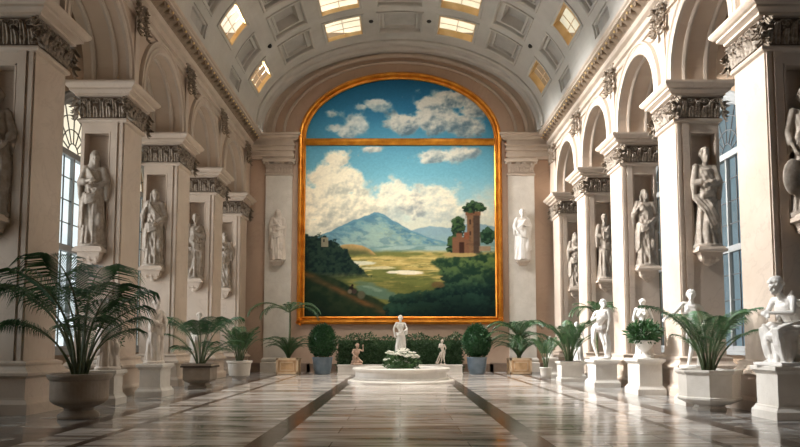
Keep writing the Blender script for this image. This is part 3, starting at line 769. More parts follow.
def head(mb, c, yaw=0, pitch=0, roll=0, hair='curly', beard=False, sc=1.0, rnd=None):
    R = Euler((pitch, roll, yaw)).to_matrix(); c = Vector(c)
    T = lambda x, y, z: c+R @ (Vector((x, y, z))*sc)
    mb.ell(T(0, .012, .015), (.077*sc,.098*sc,.112*sc), 16, R)
    mb.ell(T(0,-.018,-.045), (.058*sc,.070*sc,.075*sc), 14, R)       # jaw
    mb.ell(T(0,-.072,-.098), (.022*sc,.020*sc,.018*sc), 8, R)        # chin
    mb.tube([T(0,-.088,.03), T(0,-.100,.0), T(0,-.118,-.028)], [.011*sc,.013*sc,.018*sc], 6)  # nose
    mb.tube([T(-.055,-.076,.036), T(0,-.092,.042), T(.055,-.076,.036)], .012*sc, 6)           # brow
    for q in (-1, 1):
        mb.ell(T(q*.030,-.084,.018), (.014*sc,.010*sc,.009*sc), 8, R)
        mb.ell(T(q*.040,-.068,-.03), (.022*sc,.022*sc,.024*sc), 8, R)
        mb.ell(T(q*.080,.01,-.005), (.012*sc,.022*sc,.032*sc), 8, R)
    mb.tube([T(-.024,-.092,-.060), T(0,-.100,-.057), T(.024,-.092,-.060)], .008*sc, 6)
    mb.tube([T(-.020,-.090,-.072), T(0,-.098,-.075), T(.020,-.090,-.072)], .008*sc, 6)
    rnd = rnd or random.Random(1)
    if hair == 'curly':
        for i in range(70):
            a = rnd.uniform(-PI, PI); e = rnd.uniform(-.1, 1.5)
            x, y, z = math.cos(e)*math.sin(a), math.cos(e)*math.cos(a), math.sin(e)
            if y < -.35 and z < .55: continue
            r = rnd.uniform(.024, .036)*sc; mb.ell(T(x*.090, y*.110+.014, z*.120+.022), (r,r,r), 6)
    elif hair == 'long':
        mb.ell(T(0,.035,.02), (.094*sc,.098*sc,.12*sc), 14, R)
        for q in (-1, -.6, .6, 1): mb.tube([T(q*.085,.02,.05), T(q*.10,.035,-.05), T(q*.10,.03,-.16), T(q*.11,.01,-.25)], [.03*sc,.034*sc,.03*sc,.018*sc], 7)
        mb.ell(T(0,.07,-.1), (.08*sc,.05*sc,.12*sc), 10, R)
    elif hair == 'bun':
        mb.ell(T(0,.025,.04), (.09*sc,.10*sc,.105*sc), 14, R); mb.ell(T(0,.13,.04), (.045*sc,.045*sc,.045*sc), 10)
        for i in range(12): a = i*PI/11; mb.ell(T(math.cos(a)*.085,-.04,.035+math.sin(a)*.075), (.02*sc,)*3, 6)
    elif hair == 'veil':
        mb.ell(T(0,.03,.02), (.105*sc,.11*sc,.135*sc), 14, R); mb.caps(T(0,.06,-.02), .11*sc, T(0,.08,-.25), .15*sc)
    if beard:
        for i in range(26):
            x = rnd.uniform(-.055,.055); z = rnd.uniform(-.17,-.07); r = .018*sc; mb.ell(T(x*(1+ (z+.07)*4),-.075+abs(x)*.4, z), (r,r,r*1.4), 6)
def robe(mb, z0, z1, c0, c1, rnd, r0=(.27,.21), rm=(.21,.17), r1=(.17,.125), amp=.03, n=11, twist=.8, seg=72):
    vs = []; fs = []; K = 26; ph = rnd.uniform(0, 6)
    ph2 = rnd.uniform(0, 6)
    for i in range(K):
        t = i/(K-1); z = z0+(z1-z0)*t
        cx = c0[0]+(c1[0]-c0[0])*t; cy = c0[1]+(c1[1]-c0[1])*t
        if t < .5: rx = r0[0]+(rm[0]-r0[0])*t*2; ry = r0[1]+(rm[1]-r0[1])*t*2
        else: rx = rm[0]+(r1[0]-rm[0])*(t*2-1); ry = rm[1]+(r1[1]-rm[1])*(t*2-1)
        A = amp*(1-.72*t)
        for k in range(seg):
            a = 2*PI*k/seg
            w = abs(math.sin(n*.5*(a+twist*t)+ph+.5*math.sin(3*t+a)))*2-1
            w2 = math.sin((n-4)*(a-twist*1.3*t)+ph2)
            q = 1+0; d = A*(w*.8+w2*.45)
            vs.append((cx+(rx+d)*math.cos(a), cy+(ry+d)*math.sin(a), z+.012*math.sin(a*5+ph)*(1-t)))
    for i in range(K-1):
        for k in range(seg): a = i*seg+k; b = i*seg+(k+1) % seg; fs.append((a,b,b+seg,a+seg))
    fs.append(tuple(range(seg-1,-1,-1))); fs.append(tuple((K-1)*seg+k for k in range(seg)))
    mb.add(vs, fs)
def torso(mb, pel, ch, nk, sh, hip, female=False, sc=1):
    pel, ch, nk = map(Vector, (pel, ch, nk))
    mb.ell(pel, (.155*sc,.115*sc,.12*sc), 16); mb.caps(pel, .118*sc, (pel+ch)/2, .108*sc); mb.caps((pel+ch)/2, .112*sc, ch, .13*sc)
    mid = (Vector(sh[0])+Vector(sh[1]))/2; ax = (Vector(sh[1])-Vector(sh[0])).normalized()
    mb.caps(ch-ax*.06*sc, .12*sc, ch+ax*.06*sc, .12*sc); mb.caps(ch-ax*.05+Vector((0,0,.09*sc)), .105*sc, ch+ax*.05+Vector((0,0,.09*sc)), .105*sc)
    mb.caps(Vector(sh[0])*.93+mid*.07, .062*sc, Vector(sh[1])*.93+mid*.07, .062*sc)
    mb.caps(mid, .066*sc, nk, .052*sc)
    fw = ax.cross(Vector((0,0,1))).normalized(); fw = -fw if fw.y > 0 and abs(fw.y) > .3 else fw
    for q in (-1, 1):
        if female: mb.ell(ch+ax*q*.07*sc+fw*.10*sc+Vector((0,0,.02)), (.055*sc,.055*sc,.055*sc), 10)
        else: mb.ell(ch+ax*q*.065*sc+fw*.085*sc+Vector((0,0,.035)), (.07*sc,.04*sc,.05*sc), 10)
def arm(mb, sh, el, wr, sc=1, pal=(0,-1,0), grip=.5):
    mb.caps(sh, .056*sc, el, .042*sc); mb.caps(el, .043*sc, wr, .028*sc)
    d = (Vector(wr)-Vector(el)).normalized(); hand(mb, Vector(wr), d, pal, grip, sc)
def leg(mb, hp, kn, an, toe, sc=1):
    mb.caps(hp, .088*sc, kn, .058*sc); mb.caps(kn, .058*sc, an, .036*sc)
    kn = Vector(kn); an = Vector(an); toe = Vector(toe)
    back = (Vector((kn.x, kn.y, 0))-Vector((toe.x, toe.y, 0)))
    mb.ell(kn*.7+an*.3+Vector((0,.025,0)), (.05*sc,.055*sc,.11*sc), 10)
    mb.caps(an+Vector((0,.02,-.03)), .036*sc, toe, .028*sc)
    for i in range(4):
        q = (i-1.5)*.016; mb.ell(toe+Vector((q,-.02,-.008)), (.012,.018,.012), 6)
def swag(mb, pts, n, off, r, rnd):
    P = [Vector(p) for p in pts]
    for i in range(n):
        o = Vector(off)*(i-(n-1)/2); Q = []
        for j in range(len(P)-1):
            for t in (0, .33, .66): Q.append(P[j].lerp(P[j+1], t)+o+Vector((rnd.uniform(-.006,.006),rnd.uniform(-.006,.006),rnd.uniform(-.008,.008))))
        Q.append(P[-1]+o); mb.tube(Q, [r*(1+.25*math.sin(k*1.3+i)) for k in range(len(Q))], 7)
def stand_fig(seed=1, hipx=.03, robe_top=1.42, armL=None, armR=None, hair='curly', beard=False, yaw=0, pitch=0, female=False, mantle=True, legs=False, extra=None, base=True, lean=0, width=1.0, twist=.8):
    """standing statue 1.8 m, facing -y"""
    rnd = random.Random(seed); mb = MB()
    pel = (hipx, 0, .95); ch = (lean*.5-hipx*.3, 0, 1.30); nk = (lean*.8, -.01, 1.55); hd = (lean, -.025, 1.665)
    sh = [(-.185+lean*.6, 0, 1.45+hipx*.4), (.185+lean*.6, 0, 1.45-hipx*.4)]
    torso(mb, pel, ch, nk, sh, None, female)
    if robe_top and robe_top > 1.1:
        for q_, A_ in ((0, armL), (1, armR)):
            if A_: mb.caps(sh[q_], .078, A_[0], .074); mb.caps(A_[0], .072, (Vector(A_[0])+Vector(A_[1]))/2, .060); mb.caps(A_[0], .07, Vector(A_[0])+Vector((0,.02,-.28)), .04)
    head(mb, hd, yaw, pitch, 0, hair, beard, 1.0, rnd)
    armL = armL or ((-.28,-.02,1.17),(-.16,-.20,1.10)); armR = armR or ((.28,.0,1.18),(.27,-.06,.93))
    arm(mb, sh[0], armL[0], armL[1], pal=armL[2] if len(armL) > 2 else (1,0,.2)); arm(mb, sh[1], armR[0], armR[1], pal=armR[2] if len(armR) > 2 else (-1,0,.2))
    if legs:
        leg(mb, (hipx-.085,0,.90), (hipx-.10,-.02,.50), (-.09,.02,.09), (-.12,-.12,.05))
        leg(mb, (hipx+.085,0,.90), (.14,-.07,.50), (.17,.06,.09), (.20,-.06,.05))
    else:
        leg(mb, (hipx-.085,0,.90), (hipx-.10,-.03,.50), (-.10,.0,.09), (-.12,-.16,.05))
        leg(mb, (hipx+.085,0,.90), (.14,-.10,.50), (.13,.03,.09), (.16,-.14,.05))
    if robe_top:
        robe(mb, .05, robe_top if robe_top < 1.1 else 1.05, (.01,.02), (hipx,0), rnd, r0=(.25*width,.20), rm=(.21*width,.165), r1=(.175,.135), amp=.034, twist=twist)
        if robe_top > 1.1: robe(mb, 1.0, robe_top, (hipx,0), (ch[0],0), rnd, (.20,.165), (.195,.16), (.17,.135), .022, 13, .9)
        for q in range(9):
            a = rnd.uniform(-PI, 0) if q < 7 else rnd.uniform(0, PI); r_ = .235*width
            mb.tube([(hipx+.17*math.cos(a), .13*math.sin(a), .98), (.01+.2*math.cos(a+.1), .17*math.sin(a+.1), .55), (r_*math.cos(a+.2), .2*math.sin(a+.2), .07)], [.014,.024,.032], 6)
        if rnd.random() < .99: mb.ell((hipx+.12,-.12,.5), (.09,.08,.16), 10)
    if mantle:
        s1 = 1 if seed % 2 else -1
        swag(mb, [(-s1*.17,.06,1.47),(-s1*.10,-.13,1.36),(s1*.04,-.17,1.2),(s1*.16,-.12,1.06),(s1*.19,.02,1.0)], 4, (0,-.005,.045), .026, rnd)
        swag(mb, [(s1*.19,-.04,1.02),(s1*.05,-.19,.93),(-s1*.10,-.19,.88),(-s1*.21,-.07,.90),(-s1*.2,.06,.95)], 4, (0,0,-.05), .028, rnd)
        for q in range(5):
            xx = -s1*(.17+.025*q); mb.tube([(xx*.9,-.13+q*.04,1.02), (xx*1.05,-.15+q*.045,.75), (xx*1.12,-.13+q*.04,.42-.04*(q % 3))], [.022,.030,.026], 6)
        mb.caps((-s1*.16,.06,1.46), .07, (-s1*.17,.10,.9), .10)
    if extra: extra(mb, rnd)
    if base: mb.lathe([(.30,0),(.30,.06),(.27,.07)], 24, sy=.85)
    return mb
def finish(mb, name, mat, loc, sc, rz, label, group, voxel=.014, smooth=2):
    o = remesh(mb, name, mat, voxel, smooth); o.location = loc; o.scale = (sc,)*3; o.rotation_euler = (0,0,rz)
    tag(o, label, 'statue', group); return o

def ex_book(mb, rnd):
    R = Euler((.5,0,.1)).to_matrix(); 
    mb.box(-.12,.05,-.27,-.2,1.08,1.30)
def ex_staff(mb, rnd): mb.tube([(.30,-.12,.02),(.31,-.12,.9),(.32,-.10,1.62)], .018, 8); mb.ell((.32,-.10,1.66), (.04,.04,.05), 8)
def ex_cape(mb, rnd):
    robe(mb, .08, 1.45, (0,.1), (0,.05), rnd, (.26,.13), (.24,.12), (.17,.08), .03, 9)
def ex_shield(mb, rnd): mb.ell((-.24,-.10,.55), (.17,.05,.26), 16)
def ex_urnhold(mb, rnd): mb.lathe([(.04,0),(.08,.05),(.09,.14),(.05,.2),(.07,.24)], 14, (.0,-.26,1.12))

FW = [  # wall figures: one sculpt each
 dict(seed=11, hair='veil', armL=((-.27,-.06,1.2),(-.06,-.22,1.22)), armR=((.27,-.08,1.18),(.06,-.22,1.12)), yaw=.3),
 dict(seed=12, hair='curly', beard=True, armL=((-.27,-.08,1.2),(-.05,-.22,1.16)), armR=((.29,-.02,1.18),(.24,-.18,1.02)), yaw=-.5, extra=ex_book),
 dict(seed=13, hair='long', female=True, armL=((-.3,-.03,1.2),(-.2,-.2,1.36)), armR=((.28,-.02,1.17),(.10,-.2,1.0)), yaw=.4, twist=1.6),
 dict(seed=14, hair='curly', armL=((-.27,0,1.18),(-.22,-.12,.95)), armR=((.27,-.07,1.2),(.04,-.22,1.26)), yaw=-.3, twist=-1.4, extra=ex_shield),
 dict(seed=15, hair='veil', female=True, armL=((-.26,-.08,1.2),(-.03,-.21,1.28)), armR=((.26,-.08,1.2),(.0,-.22,1.2)), yaw=.2, twist=2.0),
]
wl = {(-1,0):(1,'robed stone statue half cut by the frame edge, on the nearest pier'),
      (-1,1):(0,'veiled stone statue in wound robes on the second pier, above the big palm'),
      (-1,2):(2,'draped stone statue with raised forearm on the third pier'),
      (-1,3):(3,'robed stone statue on the bracket of the fourth pier'),
      (-1,4):(4,'shadowed robed stone statue on the farthest pier'),
      (1,0):(3,'partly cropped stone statue on the nearest pier above the seated marble figure'),
      (1,1):(5,'bare-headed stone man with crossed arms and draped waist on the second pier'),
      (1,2):(2,'stone statue in tightly wound robes on the third pier'),
      (1,3):(1,'robed stone statue holding a block at its chest on the fourth pier'),
      (1,4):(4,'veiled stone statue on the farthest pier')}
FW.append(dict(seed=16, hair='curly', robe_top=1.42, mantle=False, armL=((-.25,-.09,1.17),(-.0,-.22,1.17)), armR=((.25,-.09,1.17),(.02,-.24,1.11)), yaw=.25, pitch=.1,
    extra=lambda mb, rnd: (swag(mb, [(.2,.05,1.05),(.1,-.17,.98),(-.1,-.17,.95),(-.2,.05,1.0)], 3, (0,0,.045), .03, rnd), swag(mb, [(-.2,-.1,.95),(.0,-.21,.7),(.14,-.18,.4)], 4, (.05,0,.03), .028, rnd))))
cache = {}
for (s, k), (fi, lab) in wl.items():
    nm = 'left' if s < 0 else 'right'
    loc = (s*(XS+.84), PY[k]-.06, 4.46)
    lab = lab + ', %s side' % nm
    if fi in cache:
        o = cache[fi].copy(); C.objects.link(o); o['label'] = lab
    else:
        o = remesh(stand_fig(**FW[fi]), 'niche_statue', M['statue'], .015, 1); cache[fi] = o
        tag(o, lab, 'statue', 'statues on the pier brackets')
    sc = 1.68 if fi != 5 else 1.72
    o.location = loc; o.scale = (sc*.86, sc*.78, sc); o.rotation_euler = (0, 0, -s*.12+(.2 if k == 3 else 0))
# two pale figures on the back pilasters
o = remesh(stand_fig(seed=21, hair='veil', armL=((-.25,-.05,1.2),(-.06,-.2,1.24)), armR=((.25,-.05,1.18),(.08,-.2,1.1)), base=False, extra=ex_cape), 'niche_statue', M['marblewarm'], .017, 2)
o.location = (-6.85, D-.40, 6.15); o.scale = (1.62,1.1,1.62); tag(o, 'pale robed statue hung on the pilaster beside the painting, left side', 'statue', 'statues on the back wall')
mbp = None
o2 = remesh(stand_fig(seed=22, hair='curly', armL=((-.27,-.03,1.2),(-.2,-.18,1.02)), armR=((.26,-.05,1.2),(.05,-.2,1.22)), base=False, extra=ex_cape, twist=-.6), 'niche_statue', M['marble'], .017, 2)
o2.location = (6.85, D-.40, 6.15); o2.scale = (1.62,1.1,1.62); tag(o2, 'white robed statue hung on the pilaster beside the painting, right side', 'statue', 'statues on the back wall')
for s, nm in ((-1,'left'),(1,'right')):
    mb = MB(); mb.rectprof(-.3, .3, -.28, .12, [(-.1,5.9),(0,6.05),(.05,6.1),(.05,6.16)])
    t = [o_ for o_ in bpy.data.objects if o_.name.startswith('marble_pilaster') and o_.location.x*s > 0][0]
    mb2 = fixnormals(mb.build('bracket', M['trim'], t)); mb2.location = (0,-.38,0)

# ---- pedestals
def pedestal(x0, x1, y0, y1, h, label, mat='ped', group='pedestals along the arcades'):
    cx, cy = (x0+x1)/2, (y0+y1)/2; a, b = (x1-x0)/2, (y1-y0)/2
    t = empty('pedestal', (cx, cy, 0), label, 'pedestal', group)
    mb = MB(); mb.rectprof(-a, a, -b, b, [(0,0),(0,.17),(-.02,.20),(-.05,.24),(-.06,.28)]); mb.build('plinth', M[mat], t)
    mb = MB(); mb.rectprof(-a, a, -b, b, [(-.09,.27),(-.09,h-.16)]); mb.build('die', M[mat], t)
    mb = MB(); mb.rectprof(-a, a, -b, b, [(-.08,h-.17),(-.04,h-.12),(.0,h-.09),(.0,h-.02),(-.02,h)]); mb.build('cap', M[mat], t)
    return t

# left side
pedestal(-8.1,-7.35,18.25,19.0,.90, 'marble pedestal mostly hidden behind the big urn planter')
finish(stand_fig(seed=31, hair='bun', female=True, robe_top=1.0, armL=((-.27,-.05,1.18),(-.08,-.2,1.05)), hipx=.05), 'marble_statue', M['marblewarm'], (-7.72,18.6,.9), 1.1, .5,
       'draped pale statue half hidden by the big palm', 'marble statues along the arcades')
pedestal(-7.85,-7.05,20.9,22.0,.98, 'square marble pedestal carrying the lone robed statue, left side')
finish(stand_fig(seed=32, hair='curly', robe_top=1.42, armL=((-.2,-.15,1.18),(.08,-.24,1.1)), armR=((.26,-.12,1.2),(.16,-.3,1.12)), yaw=.2, pitch=.15, lean=.03, width=1.1), 'marble_statue', M['marblewarm'], (-7.5,21.45,.98), 1.08, .9,
       'robed statue turned towards the hall on the open marble pedestal, left side', 'marble statues along the arcades')
pedestal(-7.95,-7.2,26.0,26.75,.85, 'marble pedestal behind the wide planter with the bushy palm, left side')
finish(stand_fig(seed=33, hair='curly', robe_top=1.0, armR=((.27,-.05,1.2),(.1,-.2,1.25))), 'marble_statue', M['marblewarm'], (-7.57,26.38,.85), 1.05, .6,
       'pale statue hidden among palm fronds in front of the third pier, left side', 'marble statues along the arcades')
# right side
pedestal(7.75,9.35,14.55,15.6,1.12, 'large marble pedestal under the seated statue at the frame edge')
pedestal(7.3,8.05,18.05,18.8,.95, 'marble pedestal behind the octagonal planter, right side')
pedestal(7.32,8.2,21.7,23.0,1.12, 'marble pedestal carrying the footed urn of greenery, right side')
pedestal(7.0,7.95,25.4,26.7,1.0, 'marble pedestal under the twisting nude statue, right side')
pedestal(6.7,7.3,32.4,33.2,.92, 'smallest marble pedestal, farthest along the right side')
# twisting nude
def nude(seed, arms, hipx=.09, **kw): return stand_fig(seed=seed, hipx=hipx, robe_top=None, mantle=False, legs=True, armL=arms[0], armR=arms[1], **kw)
def ex_trunk(mb, rnd):
    mb.tube([(.24,.10,.05),(.25,.10,.4),(.22,.09,.72)], [.08,.065,.06], 9); swag(mb, [(.22,.0,.75),(.26,-.04,.5),(.24,-.03,.2)], 4, (.03,.03,0), .028, rnd)
def ex_cloth(mb, rnd):
    mb.tube([(-.1,-.13,.96),(-.13,-.14,.8),(-.15,-.13,.62)], [.05,.045,.03], 7)
    swag(mb, [(.15,.06,1.0),(.1,-.13,.96),(-.06,-.14,.93),(-.14,.03,.98)], 3, (0,0,.035), .024, rnd); mb.tube([(.2,.09,.05),(.2,.09,.5),(.17,.07,.8)], [.09,.07,.06], 8)
finish(nude(41, (((-.2,-.1,1.2),(.02,-.22,1.3)), ((.3,.0,1.2),(.26,-.02,.95))), hipx=-.09, extra=lambda mb, rnd: (ex_trunk(mb, rnd), ex_cloth(mb, rnd)), yaw=.5, lean=.13), 'marble_statue', M['marble'], (7.4,26.0,1.0), 1.22, -.5,
       'white nude statue twisting beside a tree stump on its pedestal, right side', 'marble statues along the arcades', .012)
finish(nude(42, (((-.40,-.10,1.27),(-.60,-.22,1.16),(0,0,-1)), ((.3,.02,1.2),(.24,-.1,1.0))), extra=ex_cloth, yaw=-.3), 'marble_statue', M['marble'], (7.66,18.4,.95), 1.13, -.15,
       'white youth statue reaching one arm out beside the octagonal planter', 'marble statues along the arcades', .012)
finish(stand_fig(seed=43, hair='bun', female=True, robe_top=1.0, mantle=False, armL=((-.27,-.02,1.18),(-.22,-.1,.98)), yaw=-.5), 'marble_statue', M['marble'], (7.85,22.65,1.12), 1.07, -.25,
       'white bust-like statue rising behind the footed urn of greenery', 'marble statues along the arcades')
o = finish(stand_fig(seed=44, hair='curly', robe_top=1.0, mantle=False), 'marble_statue', M['marble'], (7.0,32.8,.92), .55, -.4,
       'small white statue on the farthest pedestal among leaves, right side', 'marble statues along the arcades', .018)
pedestal(7.5,8.1,30.6,31.2,.8, 'marble pedestal behind the square stone planter, right side')
finish(stand_fig(seed=45, hair='curly', robe_top=1.0, armL=((-.3,-.05,1.2),(-.42,-.15,1.0))), 'marble_statue', M['marble'], (7.8,30.9,.8), .95, -.5,
       'white statue mostly hidden by the palm in the square stone planter', 'marble statues along the arcades', .016)
# seated statue, right foreground
def seated():
    rnd = random.Random(51); mb = MB()
    # faces -y ; seat block behind
    pel = (0,.12,.62); ch = (0,-.08,.96); nk = (0,-.19,1.20); sh = [(-.20,-.12,1.11),(.20,-.10,1.11)]
    torso(mb, pel, ch, nk, sh, None); head(mb, (0,-.25,1.325), -.1, .3, 0, 'curly', False, 1.12, rnd)
    mb.box(-.26,.30,-.05,.42,.03,.52); mb.ell((0,.2,.5), (.28,.24,.12), 14)
    leg(mb, (-.09,.10,.60), (-.13,-.36,.60), (-.10,-.26,.12), (-.12,-.42,.06)); leg(mb, (.09,.10,.60), (.14,-.40,.56), (.12,-.16,.12), (.13,-.32,.06))
    arm(mb, sh[0], (-.27,-.22,.86), (-.05,-.42,.84), pal=(1,0,-.2)); arm(mb, sh[1], (.28,-.2,.88), (.05,-.43,.88), pal=(-1,0,-.2))
    # drapery over the lap and hanging between the legs
    swag(mb, [(-.24,.1,.72),(-.16,-.2,.72),(-.13,-.42,.62),(-.12,-.40,.35),(-.1,-.34,.12)], 4, (.035,0,0), .03, rnd)
    swag(mb, [(.26,.12,.74),(.18,-.2,.70),(.15,-.44,.60),(.13,-.38,.35),(.1,-.28,.12)], 4, (-.035,0,0), .03, rnd)
    swag(mb, [(-.13,-.40,.62),(0,-.38,.48),(.14,-.42,.6)], 3, (0,.02,-.07), .03, rnd)
    mb.ell((0,-.15,.62), (.2,.24,.08), 14); mb.ell((0,-.22,.38), (.13,.12,.26), 12)
    mb.caps((.02,.02,1.02), .13, (.02,.24,.62), .22); swag(mb, [(.16,.0,1.1),(.17,.12,.95),(.2,.24,.75),(.24,.3,.5),(.26,.32,.1)], 5, (-.05,.02,0), .036, rnd); mb.ell((0,-.12,.50), (.24,.34,.16), 16); robe(mb, .06, .58, (0,-.22), (0,-.1), rnd, (.20,.16), (.21,.2), (.22,.26), .03, 9)
    swag(mb, [(.18,-.08,1.18),(.1,-.15,1.05),(-.1,-.14,.9),(-.2,.0,.76)], 4, (0,0,.045), .024, rnd)
    swag(mb, [(-.25,.05,.7),(-.27,.1,.4),(-.26,.12,.08)], 5, (0,.06,0), .036, rnd)
    mb.box(-.30,.32,-.50,.45,0,.06)
    return mb
finish(seated(), 'marble_statue', M['marble'], (8.38,15.08,1.12), 1.27, -1.3, 'seated white marble figure with curly hair and clasped hands at the frame edge', 'marble statues along the arcades', .011)

# ------------------------------------------------------------------ plants
def frond_mesh(name, L=1.0, bare=.4, arch=1.2, nl=34, lw=.03, ll=.42, droop=.5, seed=1, elev=1.35):
    """frond along +x, rising then arching; unit length scaled by object"""
    rnd = random.Random(seed); mb = MB(); pts = []; p = Vector((0,0,0)); K = 22
    for i in range(K+1):
        t = i/K; a = elev-arch*t**1.5*1.25
        pts.append(p.copy()); p = p+Vector((math.cos(a),0.06*math.sin(3*t),math.sin(a)))*(L/K)
    mb.mi = 1; mb.tube(pts, [.016*(1-.85*i/K)*L**.5 for i in range(K+1)], 5); mb.mi = 0
    for i in range(nl):
        u = i/(nl-1); t = bare+(1-bare)*u; f = t*K; j = min(K-1, int(f)); q = pts[j].lerp(pts[j+1], f-j); d = (pts[j+1]-pts[j]).normalized()
        up = Vector((0,1,0)).cross(d) ; up = -up if up.z < 0 else up
        l = ll*L*(math.sin(PI*min(1,.12+u*.86))**.7)*rnd.uniform(.85,1.1)
        for sd in (-1, 1):
            dr = (d*(.55+.5*u)+Vector((0,sd,0))*(1-.35*u)+up*.25).normalized()
            w = d*lw*L*.5; q1 = q+dr*l*.45+Vector((0,0,-droop*l*.08)); q2 = q+dr*l*.8+Vector((0,0,-droop*l*.34)); q3 = q+dr*l*.98+Vector((0,0,-droop*l*.66))
            mb.add([q-w*.5, q+w*.5, q1+w+up*.005, q1-w, q2+w*.7, q2-w*.7, q3], [(0,1,2,3),(3,2,4,5),(5,4,6)])
    return mb
FR = {}
def fronds(kind, mat, n=3, **kw):
    L = []
    for i in range(n):
        mb = frond_mesh('frond', seed=i+3, **kw); o = mb.build('frond', [mat, M['stem']]); L.append(o.data); bpy.data.objects.remove(o)
    FR[kind] = L
fronds('kentia', M['frond'], 3, bare=.56, arch=1.05, nl=34, lw=.0095, ll=.44, droop=1.0, elev=1.5)
fronds('kentialight', M['frondlight'], 3, bare=.42, arch=1.1, nl=34, lw=.010, ll=.26, droop=.8, elev=1.5)
fronds('areca', M['frondlight'], 3, bare=.42, arch=.9, nl=26, lw=.016, ll=.22, droop=.6, elev=1.5)
fronds('blade', M['frond'], 3, bare=.02, arch=1.5, nl=22, lw=.02, ll=.16, droop=.6, elev=1.25)
fronds('date', M['frond'], 3, bare=.12, arch=1.6, nl=34, lw=.013, ll=.24, droop=.8, elev=1.2)
def put_fronds(root, kind, z, specs, rnd, r=.06):
    for (az, L, tilt) in specs:
        o = bpy.data.objects.new('frond', rnd.choice(FR[kind])); C.objects.link(o); o.parent = root
        a = math.radians(az); o.location = (r*math.cos(a), r*math.sin(a), z); o.rotation_euler = Euler((0, tilt, a)); o.scale = (L, L, L)
def ring_specs(n, L, tilt, rnd, az0=0):
    return [(az0+360*i/n+rnd.uniform(-14,14), L*rnd.uniform(.85,1.1), tilt*rnd.uniform(.7,1.3)) for i in range(n)]
def leafy(mb, c, r, n, rnd, l=.09, w=.045, shell=.55, zs=None):
    c = Vector(c)
    for i in range(n):
        z = rnd.uniform(-1,1); a = rnd.uniform(0,2*PI); q = math.sqrt(1-z*z); d = Vector((q*math.cos(a), q*math.sin(a), z))
        k = rnd.uniform(shell, 1)**.6
        p = c+Vector((d.x*r[0], d.y*r[1], d.z*r[2]))*k
        u = (d+Vector((rnd.uniform(-1,1),rnd.uniform(-1,1),rnd.uniform(-.6,1)))*.8).normalized(); v = u.orthogonal().normalized(); v.rotate(Matrix.Rotation(rnd.uniform(0,6), 3, u))
        L = l*rnd.uniform(.7,1.3); W = w*rnd.uniform(.7,1.3)
        mb.add([p, p+u*L*.5+v*W*.5, p+u*L, p+u*L*.5-v*W*.5], [(0,1,2,3)])
def soil(root, r, z, sx=1, sy=1, sq=False):
    mb = MB()
    if sq: mb.box(-r, r, -r, r, z-.06, z)
    else: mb.lathe([(r,z-.06),(r,z),(r*.5,z+.02),(.01,z+.03)], 24)
    mb.build('soil', M['soil'], root)
def pot_lathe(root, prof, mat, seg=48, rot=0, smooth=True):
    mb = MB(); mb.lathe(prof, seg, rot=rot)
    # remove the top disc so the pot reads hollow
    mb.f.pop(); mb.m.pop(); o = mb.build('pot', mat, root, smooth=smooth)
    return fixnormals(o)

rnd = random.Random(77)
# big palm in stone urn, left foreground
t = empty('potted_palm', (-6.9,15.2,0), 'largest potted palm, in a wide footed stone urn, left foreground', 'plant', 'palms in planters')
pot_lathe(t, [(.40,0),(.42,.02),(.42,.06),(.40,.10),(.30,.17),(.30,.22),(.50,.31),(.57,.37),(.585,.42),(.59,.80),(.63,.84),(.655,.90),(.655,.94),(.60,.95),(.56,.93),(.54,.85)], M['pot'], smooth=False)
soil(t, .56, .86)
put_fronds(t, 'kentia', .85, ring_specs(6, 2.6, .03, rnd, 10), rnd, .10)
put_fronds(t, 'kentia', .85, ring_specs(4, 2.0, .25, rnd, 40), rnd, .12)
put_fronds(t, 'kentia', .85, [(180,2.8,.15),(5,2.1,.1),(200,1.9,.3),(-15,1.7,.3),(95,3.3,.0),(262,3.0,-.1)], rnd, .08)
# potted plant in small white urn between the piers, left
pedestal(-8.72,-8.22,20.0,20.5,1.12, 'narrow marble pedestal carrying the small fern urn, left side')
def urn_plant(loc, label, sc, leafr, n, mat, rnd, urnmat):
    t = empty('urn_of_greenery', loc, label, 'plant', 'greenery in footed urns')
    pot_lathe(t, [(.22*sc,0),(.22*sc,.04*sc),(.16*sc,.07*sc),(.07*sc,.14*sc),(.07*sc,.2*sc),(.18*sc,.3*sc),(.26*sc,.42*sc),(.30*sc,.50*sc),(.33*sc,.52*sc),(.33*sc,.56*sc),(.28*sc,.56*sc),(.25*sc,.48*sc)], urnmat, 32)
    soil(t, .26*sc, .50*sc)
    mb = MB(); leafy(mb, (0,0,.55*sc+leafr[2]*.7), leafr, n, rnd, .16*sc, .055*sc, .2); 
    for i in range(16):
        a = rnd.uniform(0,6.28); e = rnd.uniform(.2,1.3); L = leafr[0]*1.1
        mb.tube([(0,0,.5*sc),(math.cos(a)*math.cos(e)*L*.5, math.sin(a)*math.cos(e)*L*.5, .5*sc+math.sin(e)*L*.6),(math.cos(a)*math.cos(e)*L, math.sin(a)*math.cos(e)*L, .5*sc+math.sin(e)*L*.7)], .008, 4)
    mb.build('foliage', mat, t); return t
urn_plant((-8.47,20.25,1.12), 'small white urn with loose fern on a narrow pedestal, left side', .55, (.5,.45,.35), 420, M['frondlight'], rnd, M['marble'])
urn_plant((7.68,22.05,1.12), 'white footed urn overflowing with dense leaves, right side', 1.02, (.52,.45,.34), 1100, M['frondlight'], rnd, M['marble'])
